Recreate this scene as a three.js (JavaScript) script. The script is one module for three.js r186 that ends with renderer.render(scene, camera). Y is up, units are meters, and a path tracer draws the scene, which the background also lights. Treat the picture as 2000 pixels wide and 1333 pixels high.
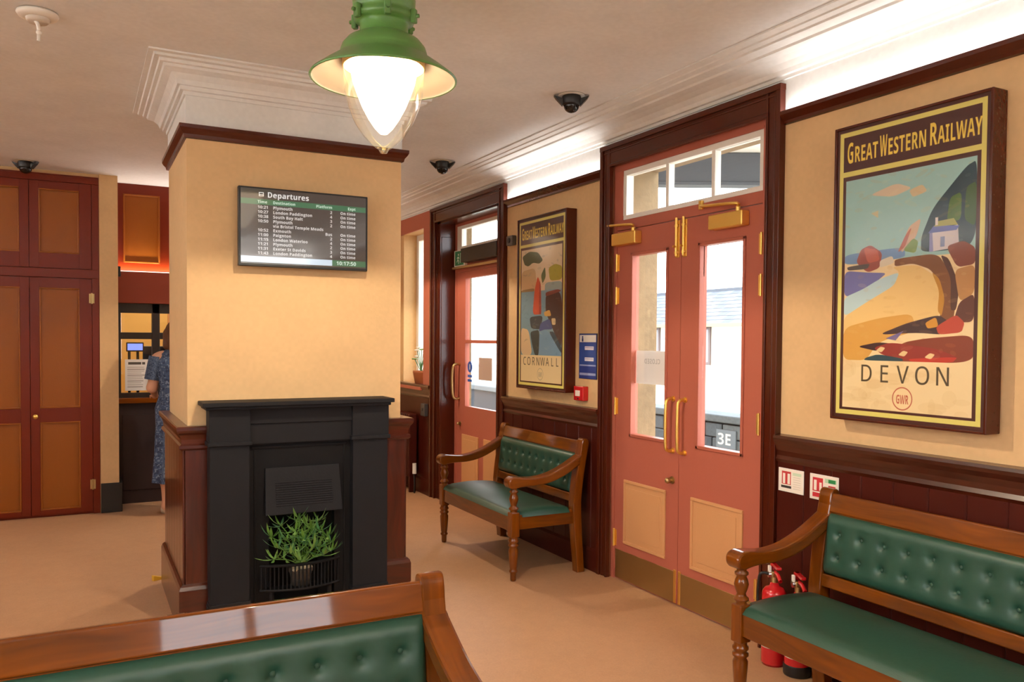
import * as THREE from 'three';
import { RoundedBoxGeometry } from 'three/addons/geometries/RoundedBoxGeometry.js';
import { mergeGeometries, toCreasedNormals } from 'three/addons/utils/BufferGeometryUtils.js';
import { MarchingCubes } from 'three/addons/objects/MarchingCubes.js';
import { RectAreaLightUniformsLib } from 'three/addons/lights/RectAreaLightUniformsLib.js';

// ---------------------------------------------------------------- camera, sky, exposure
const scene = new THREE.Scene();
const R = THREE.MathUtils.degToRad;
const camera = new THREE.PerspectiveCamera(2 * Math.atan(666.5 / 1602.84) * 180 / Math.PI, 2000 / 1333, 0.05, 200);
camera.position.set(0, 1.5, 0);
camera.rotation.set(R(-1.595), R(-28.216), R(0.4425), 'YXZ');
camera.setViewOffset(2000, 1333, -16, -42.3, 2000, 1333);
scene.add(camera);
scene.background = new THREE.Color(0.90, 0.96, 1.0);          // even overcast sky
scene.backgroundIntensity = 5.4;
const renderer = new THREE.WebGLRenderer({ antialias: true });
renderer.toneMapping = THREE.LinearToneMapping;
renderer.toneMappingExposure = 1.54;
renderer.shadowMap.enabled = true;
RectAreaLightUniformsLib.init();
const LAMP_CD = 5.2, LAMP_COL = new THREE.Color().setRGB(1.0, 0.84, 0.61);

// ---------------------------------------------------------------- random and noise
let sd = 7;
const rnd = () => { sd = (sd * 1664525 + 1013904223) >>> 0; return sd / 4294967296; };
const rr = (a, b) => a + (b - a) * rnd();
const hash = (x, y, s) => { let h = (x * 374761393 + y * 668265263 + s * 1442695041) | 0; h = Math.imul(h ^ (h >>> 13), 1274126177); return ((h ^ (h >>> 16)) >>> 0) / 4294967296; };
const mod = (a, n) => ((a % n) + n) % n;
function pn(x, y, px, py, s) {                                  // periodic value noise
  const x0 = Math.floor(x), y0 = Math.floor(y), f = (t) => t * t * (3 - 2 * t), u = f(x - x0), v = f(y - y0);
  const g = (a, b) => hash(mod(a, px), mod(b, py), s);
  return (g(x0, y0) * (1 - u) + g(x0 + 1, y0) * u) * (1 - v) + (g(x0, y0 + 1) * (1 - u) + g(x0 + 1, y0 + 1) * u) * v;
}
function tex(w, h, fn, srgb, rx = 1, ry = 1) {
  const d = new Uint8Array(w * h * 4);
  for (let j = 0; j < h; j++) for (let i = 0; i < w; i++) {
    const c = fn(i / w, j / h), k = (j * w + i) * 4;
    const a = Array.isArray(c) ? c : [c, c, c];
    for (let n = 0; n < 3; n++) d[k + n] = Math.max(0, Math.min(255, a[n] * 255));
    d[k + 3] = 255;
  }
  const t = new THREE.DataTexture(d, w, h, THREE.RGBAFormat);
  t.wrapS = t.wrapT = THREE.RepeatWrapping; t.magFilter = THREE.LinearFilter; t.minFilter = THREE.LinearMipmapLinearFilter; t.generateMipmaps = true;
  if (srgb) t.colorSpace = THREE.SRGBColorSpace;
  t.repeat.set(rx, ry); t.needsUpdate = true;
  return t;
}
const T = {};
T.wood = tex(1024, 512, (u, v) => {                              // grain along u, one metre by half a metre
  const wob = pn(u * 4, v * 6, 4, 6, 1) * 0.06;
  const a = pn(u * 6, (v + wob) * 70, 6, 70, 2), b = pn(u * 14, (v + wob) * 180, 14, 180, 3), c = pn(u * 3, (v + wob) * 16, 3, 16, 4);
  const k = 0.62 + 0.20 * c + 0.14 * a + 0.10 * b;
  return [k, k * 0.97, k * 0.93];
}, true);
T.woodBump = tex(512, 512, (u, v) => 0.5 + 0.3 * (pn(u * 8, v * 120, 8, 120, 5) - 0.5) + 0.2 * (pn(u * 16, v * 30, 16, 30, 6) - 0.5), false);
T.fine = tex(512, 512, (u, v) => 0.5 + 0.35 * (pn(u * 128, v * 128, 128, 128, 8) - 0.5) + 0.4 * (pn(u * 24, v * 24, 24, 24, 9) - 0.5) + 0.25 * (pn(u * 5, v * 5, 5, 5, 10) - 0.5), false);
T.leather = tex(512, 512, (u, v) => { const a = pn(u * 90, v * 90, 90, 90, 11), b = pn(u * 40, v * 40, 40, 40, 12); return 0.5 + 0.5 * (Math.abs(a - 0.5) + Math.abs(b - 0.5) - 0.5); }, false);
T.floor = tex(512, 512, (u, v) => {
  const a = pn(u * 200, v * 200, 200, 200, 13), b = pn(u * 9, v * 9, 9, 9, 14), c = pn(u * 30, v * 30, 30, 30, 15);
  const k = 0.93 + 0.05 * (a - 0.5) + 0.02 * (b - 0.5) + 0.02 * (c - 0.5); return [k, k * 0.995, k * 0.985];
}, true);
T.plaster = tex(512, 512, (u, v) => { const k = 0.955 + 0.03 * (pn(u * 6, v * 6, 6, 6, 16) - 0.5) + 0.025 * (pn(u * 60, v * 60, 60, 60, 17) - 0.5); return [k, k, k]; }, true);
T.stone = tex(512, 512, (u, v) => { const k = 0.88 + 0.08 * (pn(u * 8, v * 8, 8, 8, 18) - 0.5) + 0.08 * (pn(u * 50, v * 50, 50, 50, 19) - 0.5); return [k, k * 0.99, k * 0.96]; }, true);
T.dress = tex(256, 256, (u, v) => {
  const a = pn(u * 40, v * 40, 40, 40, 20), b = pn(u * 22, v * 22, 22, 22, 21);
  return a > 0.68 ? [0.46, 0.52, 0.60] : b > 0.6 ? [0.18, 0.23, 0.34] : [0.26, 0.33, 0.45];
}, true);

// ---------------------------------------------------------------- materials
const C = (r, g, b) => new THREE.Color().setRGB(r / 255, g / 255, b / 255, THREE.SRGBColorSpace);
function mat(r, g, b, rough, o = {}) { return new THREE.MeshPhysicalMaterial({ color: C(r, g, b), roughness: rough, ...o }); }
const wood = (r, g, b, rough, o = {}) => mat(r, g, b, rough, { map: T.wood, bumpMap: T.woodBump, bumpScale: 0.0006, clearcoat: 0.45, clearcoatRoughness: 0.08, ior: 1.45, ...o });
const paint = (r, g, b, rough, o = {}) => mat(r, g, b, rough, { bumpMap: T.fine, bumpScale: 0.0006, ...o });
const M = {
  plaster: paint(226, 186, 134, 0.8, { map: T.plaster }),
  white: paint(238, 238, 236, 0.75, { map: T.plaster }),
  ceiling: paint(242, 244, 246, 0.85, { map: T.plaster }),
  floor: mat(200, 153, 115, 0.5, { map: T.floor, bumpMap: T.fine, bumpScale: 0.0008 }),
  dark: paint(76, 27, 12, 0.2, { specularIntensity: 0.85 }),
  maroon: paint(68, 20, 11, 0.36, { specularIntensity: 0.45 }),
  door: paint(178, 98, 78, 0.42, { specularIntensity: 0.7 }),
  panel: paint(208, 152, 102, 0.45),
  cabinet: paint(112, 34, 8, 0.32, { specularIntensity: 0.5 }),
  cabPanel: paint(146, 80, 20, 0.34, { specularIntensity: 0.5 }),
  fascia: paint(140, 52, 22, 0.5),
  joinery: wood(88, 31, 13, 0.3),
  joineryDark: wood(78, 28, 12, 0.3),
  bench: wood(132, 68, 4, 0.3, { clearcoat: 0.9, clearcoatRoughness: 0.04, specularIntensity: 0.3 }),
  leather: mat(34, 72, 57, 0.4, { bumpMap: T.leather, bumpScale: 0.0006 }),
  brass: mat(246, 206, 112, 0.42, { metalness: 1, bumpMap: T.fine, bumpScale: 0.0002 }),
  brassDull: mat(190, 164, 112, 0.42, { metalness: 1, bumpMap: T.fine, bumpScale: 0.0003 }),
  chrome: mat(200, 200, 200, 0.25, { metalness: 1 }),
  iron: paint(30, 29, 31, 0.6, { specularIntensity: 0.35 }),
  ironDark: paint(23, 22, 23, 0.62, { specularIntensity: 0.3 }),
  soot: mat(14, 13, 13, 0.95),
  black: mat(22, 21, 21, 0.4),
  blackGloss: mat(18, 18, 20, 0.12),
  green: paint(92, 142, 70, 0.35, { clearcoat: 0.4, clearcoatRoughness: 0.15 }),
  enamel: mat(224, 212, 190, 0.4),
  plasticWhite: mat(238, 234, 226, 0.45),
  red: mat(196, 24, 30, 0.22, { clearcoat: 0.6, clearcoatRoughness: 0.08 }),
  stone: mat(152, 130, 98, 0.85, { map: T.stone, bumpMap: T.fine, bumpScale: 0.002 }),
  glass: new THREE.MeshPhysicalMaterial({ color: 0xffffff, roughness: 0.0, transmission: 1, thickness: 0, ior: 1.5 }),
  greenLeaf: mat(112, 160, 66, 0.5, { transmission: 0.25, thickness: 0 }),
  greenLeaf2: mat(140, 182, 92, 0.5, { transmission: 0.25, thickness: 0 }),
  greenLeaf3: mat(84, 142, 90, 0.5, { transmission: 0.25, thickness: 0 }),
};

// ---------------------------------------------------------------- geometry helpers
function wuv(g, along) {                                         // uv in metres, u along the longest side (or axis `along`)
  g.computeBoundingBox(); const s = g.boundingBox.getSize(new THREE.Vector3()).toArray();
  const ax = along ?? s.indexOf(Math.max(...s));
  const p = g.attributes.position, n = g.attributes.normal, uv = new Float32Array(p.count * 2);
  const jx = s[0] * 7.3 + s[1] * 3.1, jy = s[2] * 5.7 + s[1] * 1.7;
  for (let i = 0; i < p.count; i++) {
    const P = [p.getX(i), p.getY(i), p.getZ(i)], N = [Math.abs(n.getX(i)), Math.abs(n.getY(i)), Math.abs(n.getZ(i))];
    const d = N.indexOf(Math.max(...N)); let r = [0, 1, 2].filter((k) => k !== d);
    if (r[1] === ax) r = [r[1], r[0]];
    uv[i * 2] = P[r[0]] + jx; uv[i * 2 + 1] = P[r[1]] + jy;
  }
  g.setAttribute('uv', new THREE.BufferAttribute(uv, 2));
  return g;
}
function B(x0, x1, y0, y1, z0, z1, bev = 0) {                    // box from bounds
  const w = x1 - x0, h = y1 - y0, d = z1 - z0;
  const g = bev ? new RoundedBoxGeometry(w, h, d, 2, Math.min(bev, w / 2.01, h / 2.01, d / 2.01)) : new THREE.BoxGeometry(w, h, d);
  g.translate((x0 + x1) / 2, (y0 + y1) / 2, (z0 + z1) / 2);
  return wuv(bev ? g : g);
}
function merge(list) {
  const l = list.flat().map((g) => { const q = g.index ? g.toNonIndexed() : g; for (const k of Object.keys(q.attributes)) if (!['position', 'normal', 'uv'].includes(k)) q.deleteAttribute(k); q.morphAttributes = {}; return q; });
  return l.length === 1 ? l[0] : mergeGeometries(l);
}
function ext(shapePts, depth, bev = 0, steps = 12) {             // extrude an xy outline along +z
  const s = shapePts instanceof THREE.Shape ? shapePts : new THREE.Shape(shapePts.map(([a, b]) => new THREE.Vector2(a, b)));
  return new THREE.ExtrudeGeometry(s, { depth, bevelEnabled: bev > 0, bevelSize: bev, bevelThickness: bev, bevelSegments: 2, curveSegments: steps, bevelOffset: -bev });
}
function runZ(profile, z0, z1) { const g = ext(profile, z1 - z0); g.translate(0, 0, z0); return wuv(g, 2); }   // (x, y) profile run along z
function runX(profile, x0, x1) {                                 // (z, y) profile run along x
  const g = ext(profile.map(([z, y]) => [-z, y]), x1 - x0); g.rotateY(Math.PI / 2); g.translate(x0, 0, 0);
  return wuv(g, 0);
}
function sweep(path, profile, closed = false) {                  // moulding: (out, y) profile around an (x, z) path, mitred; out is to the left of travel seen from above... see sign
  const n = path.length, off = [];
  const nor = (a, b) => { const dx = b[0] - a[0], dz = b[1] - a[1], l = Math.hypot(dx, dz); return [dz / l, -dx / l]; };
  for (let i = 0; i < n; i++) {
    const pa = path[(i - 1 + n) % n], pb = path[i], pc = path[(i + 1) % n];
    let n1 = nor(pa, pb), n2 = nor(pb, pc);
    if (!closed && i === 0) n1 = n2; if (!closed && i === n - 1) n2 = n1;
    const d = 1 + n1[0] * n2[0] + n1[1] * n2[1];
    off.push([(n1[0] + n2[0]) / d, (n1[1] + n2[1]) / d]);
  }
  const pos = [], m = closed ? n : n - 1;
  const pt = (i, k) => { const j = i % n; return [path[j][0] + off[j][0] * profile[k][0], profile[k][1], path[j][1] + off[j][1] * profile[k][0]]; };
  for (let i = 0; i < m; i++) for (let k = 0; k < profile.length - 1; k++) {
    const a = pt(i, k), b = pt(i + 1, k), c = pt(i + 1, k + 1), d = pt(i, k + 1);
    pos.push(...a, ...b, ...c, ...a, ...c, ...d);
  }
  if (!closed) for (const i of [0, n - 1]) for (let k = 1; k < profile.length - 1; k++) pos.push(...pt(i, 0), ...pt(i, k), ...pt(i, k + 1));
  const g = new THREE.BufferGeometry();
  g.setAttribute('position', new THREE.Float32BufferAttribute(pos, 3)); g.computeVertexNormals();
  return wuv(g);
}
function lathe(pts, seg = 32) { return new THREE.LatheGeometry(pts.map(([r, y]) => new THREE.Vector2(Math.max(r, 0.0002), y)), seg); }
function tube(pts, r, seg = 24, rs = 8) { return new THREE.TubeGeometry(new THREE.CatmullRomCurve3(pts.map((p) => new THREE.Vector3(...p))), seg, r, rs, false); }
function cyl(r, h, x, y, z, axis = 'y', seg = 20, r2 = r) {
  const g = new THREE.CylinderGeometry(r2, r, h, seg);
  if (axis === 'x') g.rotateZ(-Math.PI / 2); if (axis === 'z') g.rotateX(Math.PI / 2);
  return g.translate(x, y, z);
}
function grid(w, h, nx, ny, f) {                                 // height field facing +z over w by h, centred
  const g = new THREE.PlaneGeometry(w, h, nx, ny), p = g.attributes.position;
  for (let i = 0; i < p.count; i++) p.setZ(i, f(p.getX(i), p.getY(i)));
  g.computeVertexNormals(); return wuv(g, 0);
}
// ---------------------------------------------------------------- object helpers
const used = new Map();
function numbered(name) { const k = used.get(name) ?? 0; used.set(name, k + 1); return k ? name + '_' + String(k).padStart(3, '0') : name; }
function part(name, geo, m, parent) {
  const o = new THREE.Mesh(Array.isArray(geo) ? merge(geo) : geo, m);
  o.name = name; o.castShadow = o.receiveShadow = true; (parent ?? scene).add(o); return o;
}
function info(o, label, category, group, kind) { Object.assign(o.userData, { label, category }); if (group) o.userData.group = group; if (kind) o.userData.kind = kind; return o; }
function thing(name, label, category, [x, y, z] = [0, 0, 0], turn = 0, group, kind) {
  const o = new THREE.Group(); o.name = numbered(name); o.position.set(x, y, z); o.rotation.y = turn; scene.add(o);
  return info(o, label, category, group, kind);
}
const struct = (name, label, category) => { const o = new THREE.Group(); o.name = name; scene.add(o); return info(o, label, category, null, 'structure'); };
function canvas(w, h, draw) {
  const c = document.createElement('canvas'); c.width = w; c.height = h; const x = c.getContext('2d'); draw(x, w, h);
  const t = new THREE.CanvasTexture(c); t.colorSpace = THREE.SRGBColorSpace; t.anisotropy = 8; return t;
}
function printed(t, rough = 0.4, o = {}) { return new THREE.MeshPhysicalMaterial({ map: t, roughness: rough, ...o }); }
function face(w, h) { return new THREE.PlaneGeometry(w, h); }

// ---------------------------------------------------------------- room shell
const HC = 2.865, WX = 2.95, WO = 3.28, ZB = -8.25, ZF = 3.2, XL = -2.4;
{
  const f = struct('floor', 'tan vinyl floor of the waiting room', 'floor');
  part('floor_slab', B(XL - 0.2, WO, -0.12, 0, -10.5, ZF + 0.2), M.floor, f);
  const c = struct('ceiling', 'flat cream ceiling over the waiting room', 'ceiling');
  part('ceiling_slab', B(XL - 0.2, WO, HC, HC + 0.15, -10.5, ZF + 0.2), M.ceiling, c);
  const w = struct('wall_right', 'peach plaster wall with dark boarded dado and white frieze', 'wall');
  part('plaster', [
    B(WX, WO, 0, HC, -2.94, ZF + 0.2), B(WX, WO, 0, HC, -5.84, -4.30), B(WX, WO, 0, HC, -7.45, -7.15), B(WX, WO, 0, HC, -10.5, -8.05),
    B(WX, WO, 2.62, HC, -4.30, -2.94), B(WX, WO, 2.62, HC, -7.15, -5.84), B(WX, WO, 2.57, HC, -8.05, -7.45), B(WX, WO, 0, 1.0, -8.05, -7.45),
  ], M.plaster, w);
  part('frieze', [B(WX - 0.004, WX, 2.56, HC, -2.858, ZF), B(WX - 0.004, WX, 2.56, HC, -5.725, -4.38), B(WX - 0.004, WX, 2.72, HC, -4.38, -2.858), B(WX - 0.004, WX, 2.72, HC, ZB, -5.725)], M.white, w);
  for (const [z0, z1] of [[-4.30, -4.268], [-2.972, -2.94], [-7.15, -7.118], [-5.872, -5.84]]) part('stone_jamb', B(z0 < -5 ? 3.165 : 3.035, WO + 0.01, 0, 2.62, z0, z1), M.stone, w);
  for (const [z0, z1] of [[-4.268, -2.972], [-7.118, -5.872]]) part('stone_lintel', B(z0 < -5 ? 3.165 : 3.035, WO + 0.01, 2.585, 2.62, z0, z1), M.stone, w);
  // boarded dado: one mesh for each board
  const boards = (z0, z1, first) => {
    let z = z0; const v = [];
    while (z < z1 - 0.001) { const e = Math.min(z === z0 && first ? z0 + first : z + 0.157, z1); v.push([z, e]); z = e; }
    for (const [a, b] of v) {
      const g = ext([[WX, a], [WX - 0.017, a], [WX - 0.022, a + 0.006], [WX - 0.022, b - 0.006], [WX - 0.017, b], [WX, b]].map(([x, y]) => [x, -y]), 0.85);
      g.rotateX(-Math.PI / 2); g.translate(0, 0.14, 0); part('board', wuv(g, 1), M.maroon, w);
    }
  };
  boards(-2.858, 0.6, 0.165); boards(-5.725, -4.38);
  part('board_panel', [B(WX - 0.02, WX, 0.1, 0.95, 0.6, ZF), B(WX - 0.02, WX, 0.1, 0.95, ZB, -7.25)], M.maroon, w);
  const dado = [[WX, 0.925], [WX - 0.022, 0.93], [WX - 0.03, 0.945], [WX - 0.022, 0.962], [WX - 0.026, 0.985], [WX - 0.034, 1.01], [WX - 0.045, 1.03], [WX - 0.05, 1.045], [WX - 0.046, 1.058], [WX, 1.062]];
  for (const [a, b] of [[-2.858, ZF], [-5.725, -4.38], [ZB, -7.25]]) part('dado_rail', runZ(dado, a, b), M.joineryDark, w);
  const b = struct('baseboard_right', 'dark maroon skirting along the door wall', 'skirting');
  const sk = [[WX, 0], [WX - 0.03, 0], [WX - 0.03, 0.13], [WX - 0.022, 0.15], [WX, 0.15]];
  for (const [z0, z1] of [[-2.858, ZF], [-5.725, -4.38], [ZB, -7.25]]) part('skirting', runZ(sk, z0, z1), M.maroon, b);
  const pr = struct('trim_1', 'dark picture rail with hidden light strip on the door wall', 'picture rail');
  const rail = [[WX, 2.525], [WX - 0.016, 2.528], [WX - 0.02, 2.54], [WX - 0.032, 2.556], [WX - 0.04, 2.566], [WX - 0.042, 2.583], [WX - 0.034, 2.583], [WX - 0.034, 2.570], [WX, 2.570]];
  for (const [z0, z1] of [[-2.858, ZF], [-5.725, -4.38]]) {
    part('picture_rail', runZ(rail, z0, z1), M.dark, pr);
    const led = mat(255, 255, 255, 0.5, { emissive: new THREE.Color(1, 0.97, 0.93), emissiveIntensity: 3.0 });
    part('led_strip', B(WX - 0.032, WX - 0.020, 2.570, 2.574, z0 + 0.02, z1 - 0.02), led, pr);
    const L = new THREE.RectAreaLight(new THREE.Color(1, 0.96, 0.91), 36, 0.012, z1 - z0 - 0.04);
    L.position.set(WX - 0.026, 2.576, (z0 + z1) / 2); L.lookAt(WX - 0.020, 4, (z0 + z1) / 2 + 1e-5); scene.add(L); L.name = 'cove_light';
    L.rotation.set(Math.PI / 2, 0, 0);
  }
  // the same rail and light strip run round the walls beside and behind the camera
  const cove = (name, label, geo, strip, size, pos, flip) => {
    const o = struct(name, label, 'picture rail'); part('picture_rail', geo, M.dark, o);
    part('led_strip', strip, mat(255, 255, 255, 0.5, { emissive: new THREE.Color(1, 0.97, 0.93), emissiveIntensity: 3.0 }), o);
    const L = new THREE.RectAreaLight(new THREE.Color(1, 0.96, 0.91), 150, ...size); L.position.set(...pos); L.rotation.set(Math.PI / 2, 0, 0); L.name = 'cove_light'; scene.add(L);
  };
  const rl = rail.map(([x, y]) => [XL + (WX - x), y]), len = ZF - ZB;
  cove('trim_3', 'dark picture rail with light strip on the wall out of frame left', runZ(rl, -7.8, ZF), B(XL + 0.012, XL + 0.032, 2.570, 2.574, -7.78, ZF - 0.02), [0.02, ZF + 7.76], [XL + 0.022, 2.576, (ZF - 7.8) / 2]);
  cove('trim_4', 'dark picture rail with light strip on the wall behind the camera', runX(rail.map(([x, y]) => [ZF - (WX - x), y]), XL, WX), B(XL + 0.05, WX - 0.05, 2.570, 2.574, ZF - 0.032, ZF - 0.012), [WX - XL - 0.1, 0.02], [(WX + XL) / 2, 2.576, ZF - 0.022]);
  const co = struct('trim_2', 'white stepped plaster cornice along the door wall', 'cornice');
  part('cornice', runZ([[WX, HC], [2.66, HC], [2.66, 2.857], [2.70, 2.852], [2.705, 2.846], [2.737, 2.842], [2.742, 2.834], [2.80, 2.830], [2.806, 2.82], [2.85, 2.812], [2.885, 2.797], [2.91, 2.775], [2.92, 2.757], [2.935, 2.755], [2.937, 2.74], [WX, 2.738]], ZB, ZF), M.white, co);
  const lw = struct('wall_left', 'peach plaster wall out of frame to the left', 'wall');
  const wz = [[-2.7, -0.5]], wy0 = 0.9, wy1 = 2.5;
  part('plaster', [B(XL - 0.2, XL, 0, wy0, -10.5, ZF + 0.2), B(XL - 0.2, XL, wy1, HC, -10.5, ZF + 0.2), B(XL - 0.2, XL, wy0, wy1, -10.5, wz[0][0]), B(XL - 0.2, XL, wy0, wy1, wz[0][1], ZF + 0.2)], M.plaster, lw);
  wz.forEach(([a, b], i) => {
    const n = struct('window_' + (3 + i), 'white sash window in the wall out of frame to the left', 'window'), x = XL - 0.14, m = (a + b) / 2;
    part('window_frame', [B(x, x + 0.06, wy0, wy0 + 0.06, a, b), B(x, x + 0.06, wy1 - 0.06, wy1, a, b), B(x, x + 0.06, wy0 + 0.06, wy1 - 0.06, a, a + 0.06), B(x, x + 0.06, wy0 + 0.06, wy1 - 0.06, b - 0.06, b), B(x, x + 0.06, wy0 + 0.06, wy1 - 0.06, m - 0.03, m + 0.03)], M.plasticWhite, n);
    for (const [p, q] of [[a + 0.06, m - 0.03], [m + 0.03, b - 0.06]]) part('pane', B(x + 0.025, x + 0.031, wy0 + 0.06, wy1 - 0.06, p, q), M.glass, n);
  });
  const fw = struct('wall_front', 'peach plaster wall with a window behind the camera', 'wall');
  part('plaster', [B(XL, 0.5, 0, HC, ZF, ZF + 0.2), B(2.0, WX, 0, HC, ZF, ZF + 0.2), B(0.5, 2.0, 0, 0.95, ZF, ZF + 0.2), B(0.5, 2.0, 2.55, HC, ZF, ZF + 0.2)], M.plaster, fw);
  const wn = struct('window_1', 'white two-light window behind the camera', 'window');
  part('window_frame', [B(0.5, 2.0, 0.95, 1.01, ZF + 0.02, ZF + 0.09), B(0.5, 2.0, 2.49, 2.55, ZF + 0.02, ZF + 0.09), B(0.5, 0.56, 1.01, 2.49, ZF + 0.02, ZF + 0.09), B(1.94, 2.0, 1.01, 2.49, ZF + 0.02, ZF + 0.09), B(1.21, 1.29, 1.01, 2.49, ZF + 0.02, ZF + 0.09)], M.plasticWhite, wn);
  for (const x of [0.885, 1.615]) part('pane', B(x - 0.325, x + 0.325, 1.01, 2.49, ZF + 0.05, ZF + 0.056), M.glass, wn);
  const bw = struct('wall_back', 'peach plaster wall behind the chimney breast', 'wall');
  part('plaster', B(1.9, WX, 0, HC, ZB - 0.15, ZB), M.plaster, bw);
  part('frieze', B(XL, XL + 0.004, 2.57, HC, -7.8, ZF), M.white, lw); part('frieze', B(XL + 0.004, WX - 0.004, 2.57, HC, ZF - 0.004, ZF), M.white, fw);
  const nb = struct('wall_nib', 'narrow strip of peach wall between the cupboard and the ticket window', 'wall');
  part('plaster', B(0.148, 0.29, 0, HC, ZB - 0.15, -7.8), M.plaster, nb);
  const bl = struct('wall_back_left', 'strip of peach wall beyond the cupboard out of frame', 'wall');
  part('plaster', B(XL, -2.2, 0, HC, ZB - 0.15, ZB), M.plaster, bl);
  const bb = struct('baseboard_back', 'near-black block skirting on the strip of wall beside the cupboard', 'skirting');
  part('skirting', B(0.15, 0.313, 0, 0.25, -8.12, -7.778, 0.004), M.black, bb);
}
// ---------------------------------------------------------------- doors in the right wall
function architrave(parent, z0, z1, top) {
  const W = 0.10, g = [];
  const leg = (a, s) => {                                        // a = outer edge, s = direction to the inside
    const q = (u, v) => (s > 0 ? [a + u, a + v] : [a - v, a - u]);
    const o = (u, v, x) => { const [p, r] = q(u, v); g.push(B(x, WX + 0.001, 0, top - 0.002, p, r, 0.003)); };
    o(0, 0.03, 2.912); o(0.028, 0.088, 2.926); o(0.038, 0.05, 2.921); o(0.084, W, 2.919);
  };
  leg(z0, 1); leg(z1, -1);
  const hd = (a, b, x, e = 0) => g.push(B(x, WX + 0.001, top - b, top - a, z0 + e - (e ? 0 : 0.002), z1 - e + (e ? 0 : 0.002), 0.003));
  hd(0, 0.03, 2.910); hd(0.028, 0.122, 2.925, 0.03); hd(0.04, 0.052, 2.920, 0.03); hd(0.118, 0.137, 2.918, 0.084);
  part('architrave', g, M.dark, parent);
}
function glazing(name, x, z0, z1, y0, y1, parent) { return part(name, B(x, x + 0.006, y0, y1, z0, z1), M.glass, parent); }
{
  const D = struct('door_1', 'terracotta glazed double doors with cream lower panels and brass fittings', 'door');
  architrave(D, -4.38, -2.858, 2.72);
  const X = 2.97;
  part('frame', [B(2.965, 3.035, 0, 2.62, -4.30, -4.258), B(2.965, 3.035, 0, 2.62, -3.014, -2.94), B(2.965, 3.035, 2.184, 2.245, -4.258, -3.014, 0.003), B(2.965, 3.035, 2.548, 2.62, -4.258, -3.014), B(2.965, 3.035, 2.245, 2.548, -4.258, -4.198), B(2.962, 2.972, 2.55, 2.562, -4.26, -3.01)], M.door, D);
  const t = part('transom_window', [B(2.968, 3.02, 2.245, 2.272, -4.198, -3.016, 0.003), B(2.968, 3.02, 2.515, 2.548, -4.198, -3.016, 0.003), B(2.968, 3.02, 2.272, 2.515, -4.198, -4.165), B(2.968, 3.02, 2.272, 2.515, -3.04, -3.016), B(2.972, 3.015, 2.272, 2.515, -3.787, -3.761, 0.003), B(2.972, 3.015, 2.272, 2.515, -3.399, -3.373, 0.003)], M.plasticWhite, D);
  for (const [a, b] of [[-4.165, -3.787], [-3.761, -3.399], [-3.373, -3.04]]) glazing('pane', 2.99, a, b, 2.272, 2.515, t);
  const leaf = (z0, z1, gz0, gz1, pz0, pz1, s) => {              // s: +1 when the meeting stile is at z1
    const g = [];
    g.push(B(X, X + 0.044, 0.008, 2.18, z0, gz0), B(X, X + 0.044, 0.008, 2.18, gz1, z1), B(X, X + 0.044, 2.017, 2.18, gz0, gz1), B(X, X + 0.044, 0.008, 0.93, gz0, gz1));
    for (const [a, b, c, d] of [[gz0 - 0.018, gz0, 0.912, 2.035], [gz1, gz1 + 0.018, 0.912, 2.035]]) g.push(B(X - 0.008, X + 0.002, c, d, a, b, 0.003));
    for (const [c, d] of [[0.912, 0.93], [2.017, 2.035]]) g.push(B(X - 0.008, X + 0.002, c, d, gz0 - 0.018, gz1 + 0.018, 0.003));
    const L = part('leaf', g, M.door, D);
    glazing('pane', X + 0.02, gz0, gz1, 0.93, 2.017, L);
    part('panel_moulding', [B(X - 0.010, X + 0.001, 0.622, 0.640, pz0, pz1, 0.003), B(X - 0.010, X + 0.001, 0.241, 0.259, pz0, pz1, 0.003), B(X - 0.010, X + 0.001, 0.259, 0.622, pz0, pz0 + 0.018, 0.003), B(X - 0.010, X + 0.001, 0.259, 0.622, pz1 - 0.018, pz1, 0.003)], M.panel, L);
    part('panel', [B(X - 0.003, X + 0.001, 0.259, 0.622, pz0 + 0.018, pz1 - 0.018), B(X - 0.0055, X, 0.29, 0.592, pz0 + 0.05, pz1 - 0.05, 0.002)], M.panel, L);
    part('kick_plate', B(X - 0.003, X + 0.001, 0.012, 0.19, z0 + 0.012, z1 - 0.012, 0.001), M.brassDull, L);
    const zm = s > 0 ? z1 : z0, zi = (d) => zm - s * d;
    part('edge_plate', B(X - 0.005, X + 0.001, 0.012, 0.2, Math.min(zi(0.008), zi(0.028)), Math.max(zi(0.008), zi(0.028)), 0.002), M.brass, L);
    part('pull_handle', [tube([[X, 1.172, zi(0.05)], [X - 0.03, 1.172, zi(0.05)], [X - 0.05, 1.16, zi(0.05)], [X - 0.055, 1.13, zi(0.05)], [X - 0.055, 0.92, zi(0.05)], [X - 0.05, 0.888, zi(0.05)], [X - 0.03, 0.876, zi(0.05)], [X, 0.876, zi(0.05)]], 0.0095, 40, 10), cyl(0.016, 0.006, X - 0.003, 1.172, zi(0.05), 'x'), cyl(0.016, 0.006, X - 0.003, 0.876, zi(0.05), 'x')], M.brass, L);
    part('surface_bolt', [B(X - 0.006, X + 0.001, 1.97, 2.178, Math.min(zi(0.012), zi(0.046)), Math.max(zi(0.012), zi(0.046)), 0.002), cyl(0.008, 0.215, X - 0.014, 2.085, zi(0.029), 'y', 12), B(X - 0.018, X - 0.002, 2.14, 2.155, Math.min(zi(0.014), zi(0.044)), Math.max(zi(0.014), zi(0.044)), 0.003), B(X - 0.018, X - 0.002, 1.99, 2.005, Math.min(zi(0.014), zi(0.044)), Math.max(zi(0.014), zi(0.044)), 0.003), cyl(0.006, 0.02, X - 0.026, 2.03, zi(0.029), 'x', 10)], M.brass, L);
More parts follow.
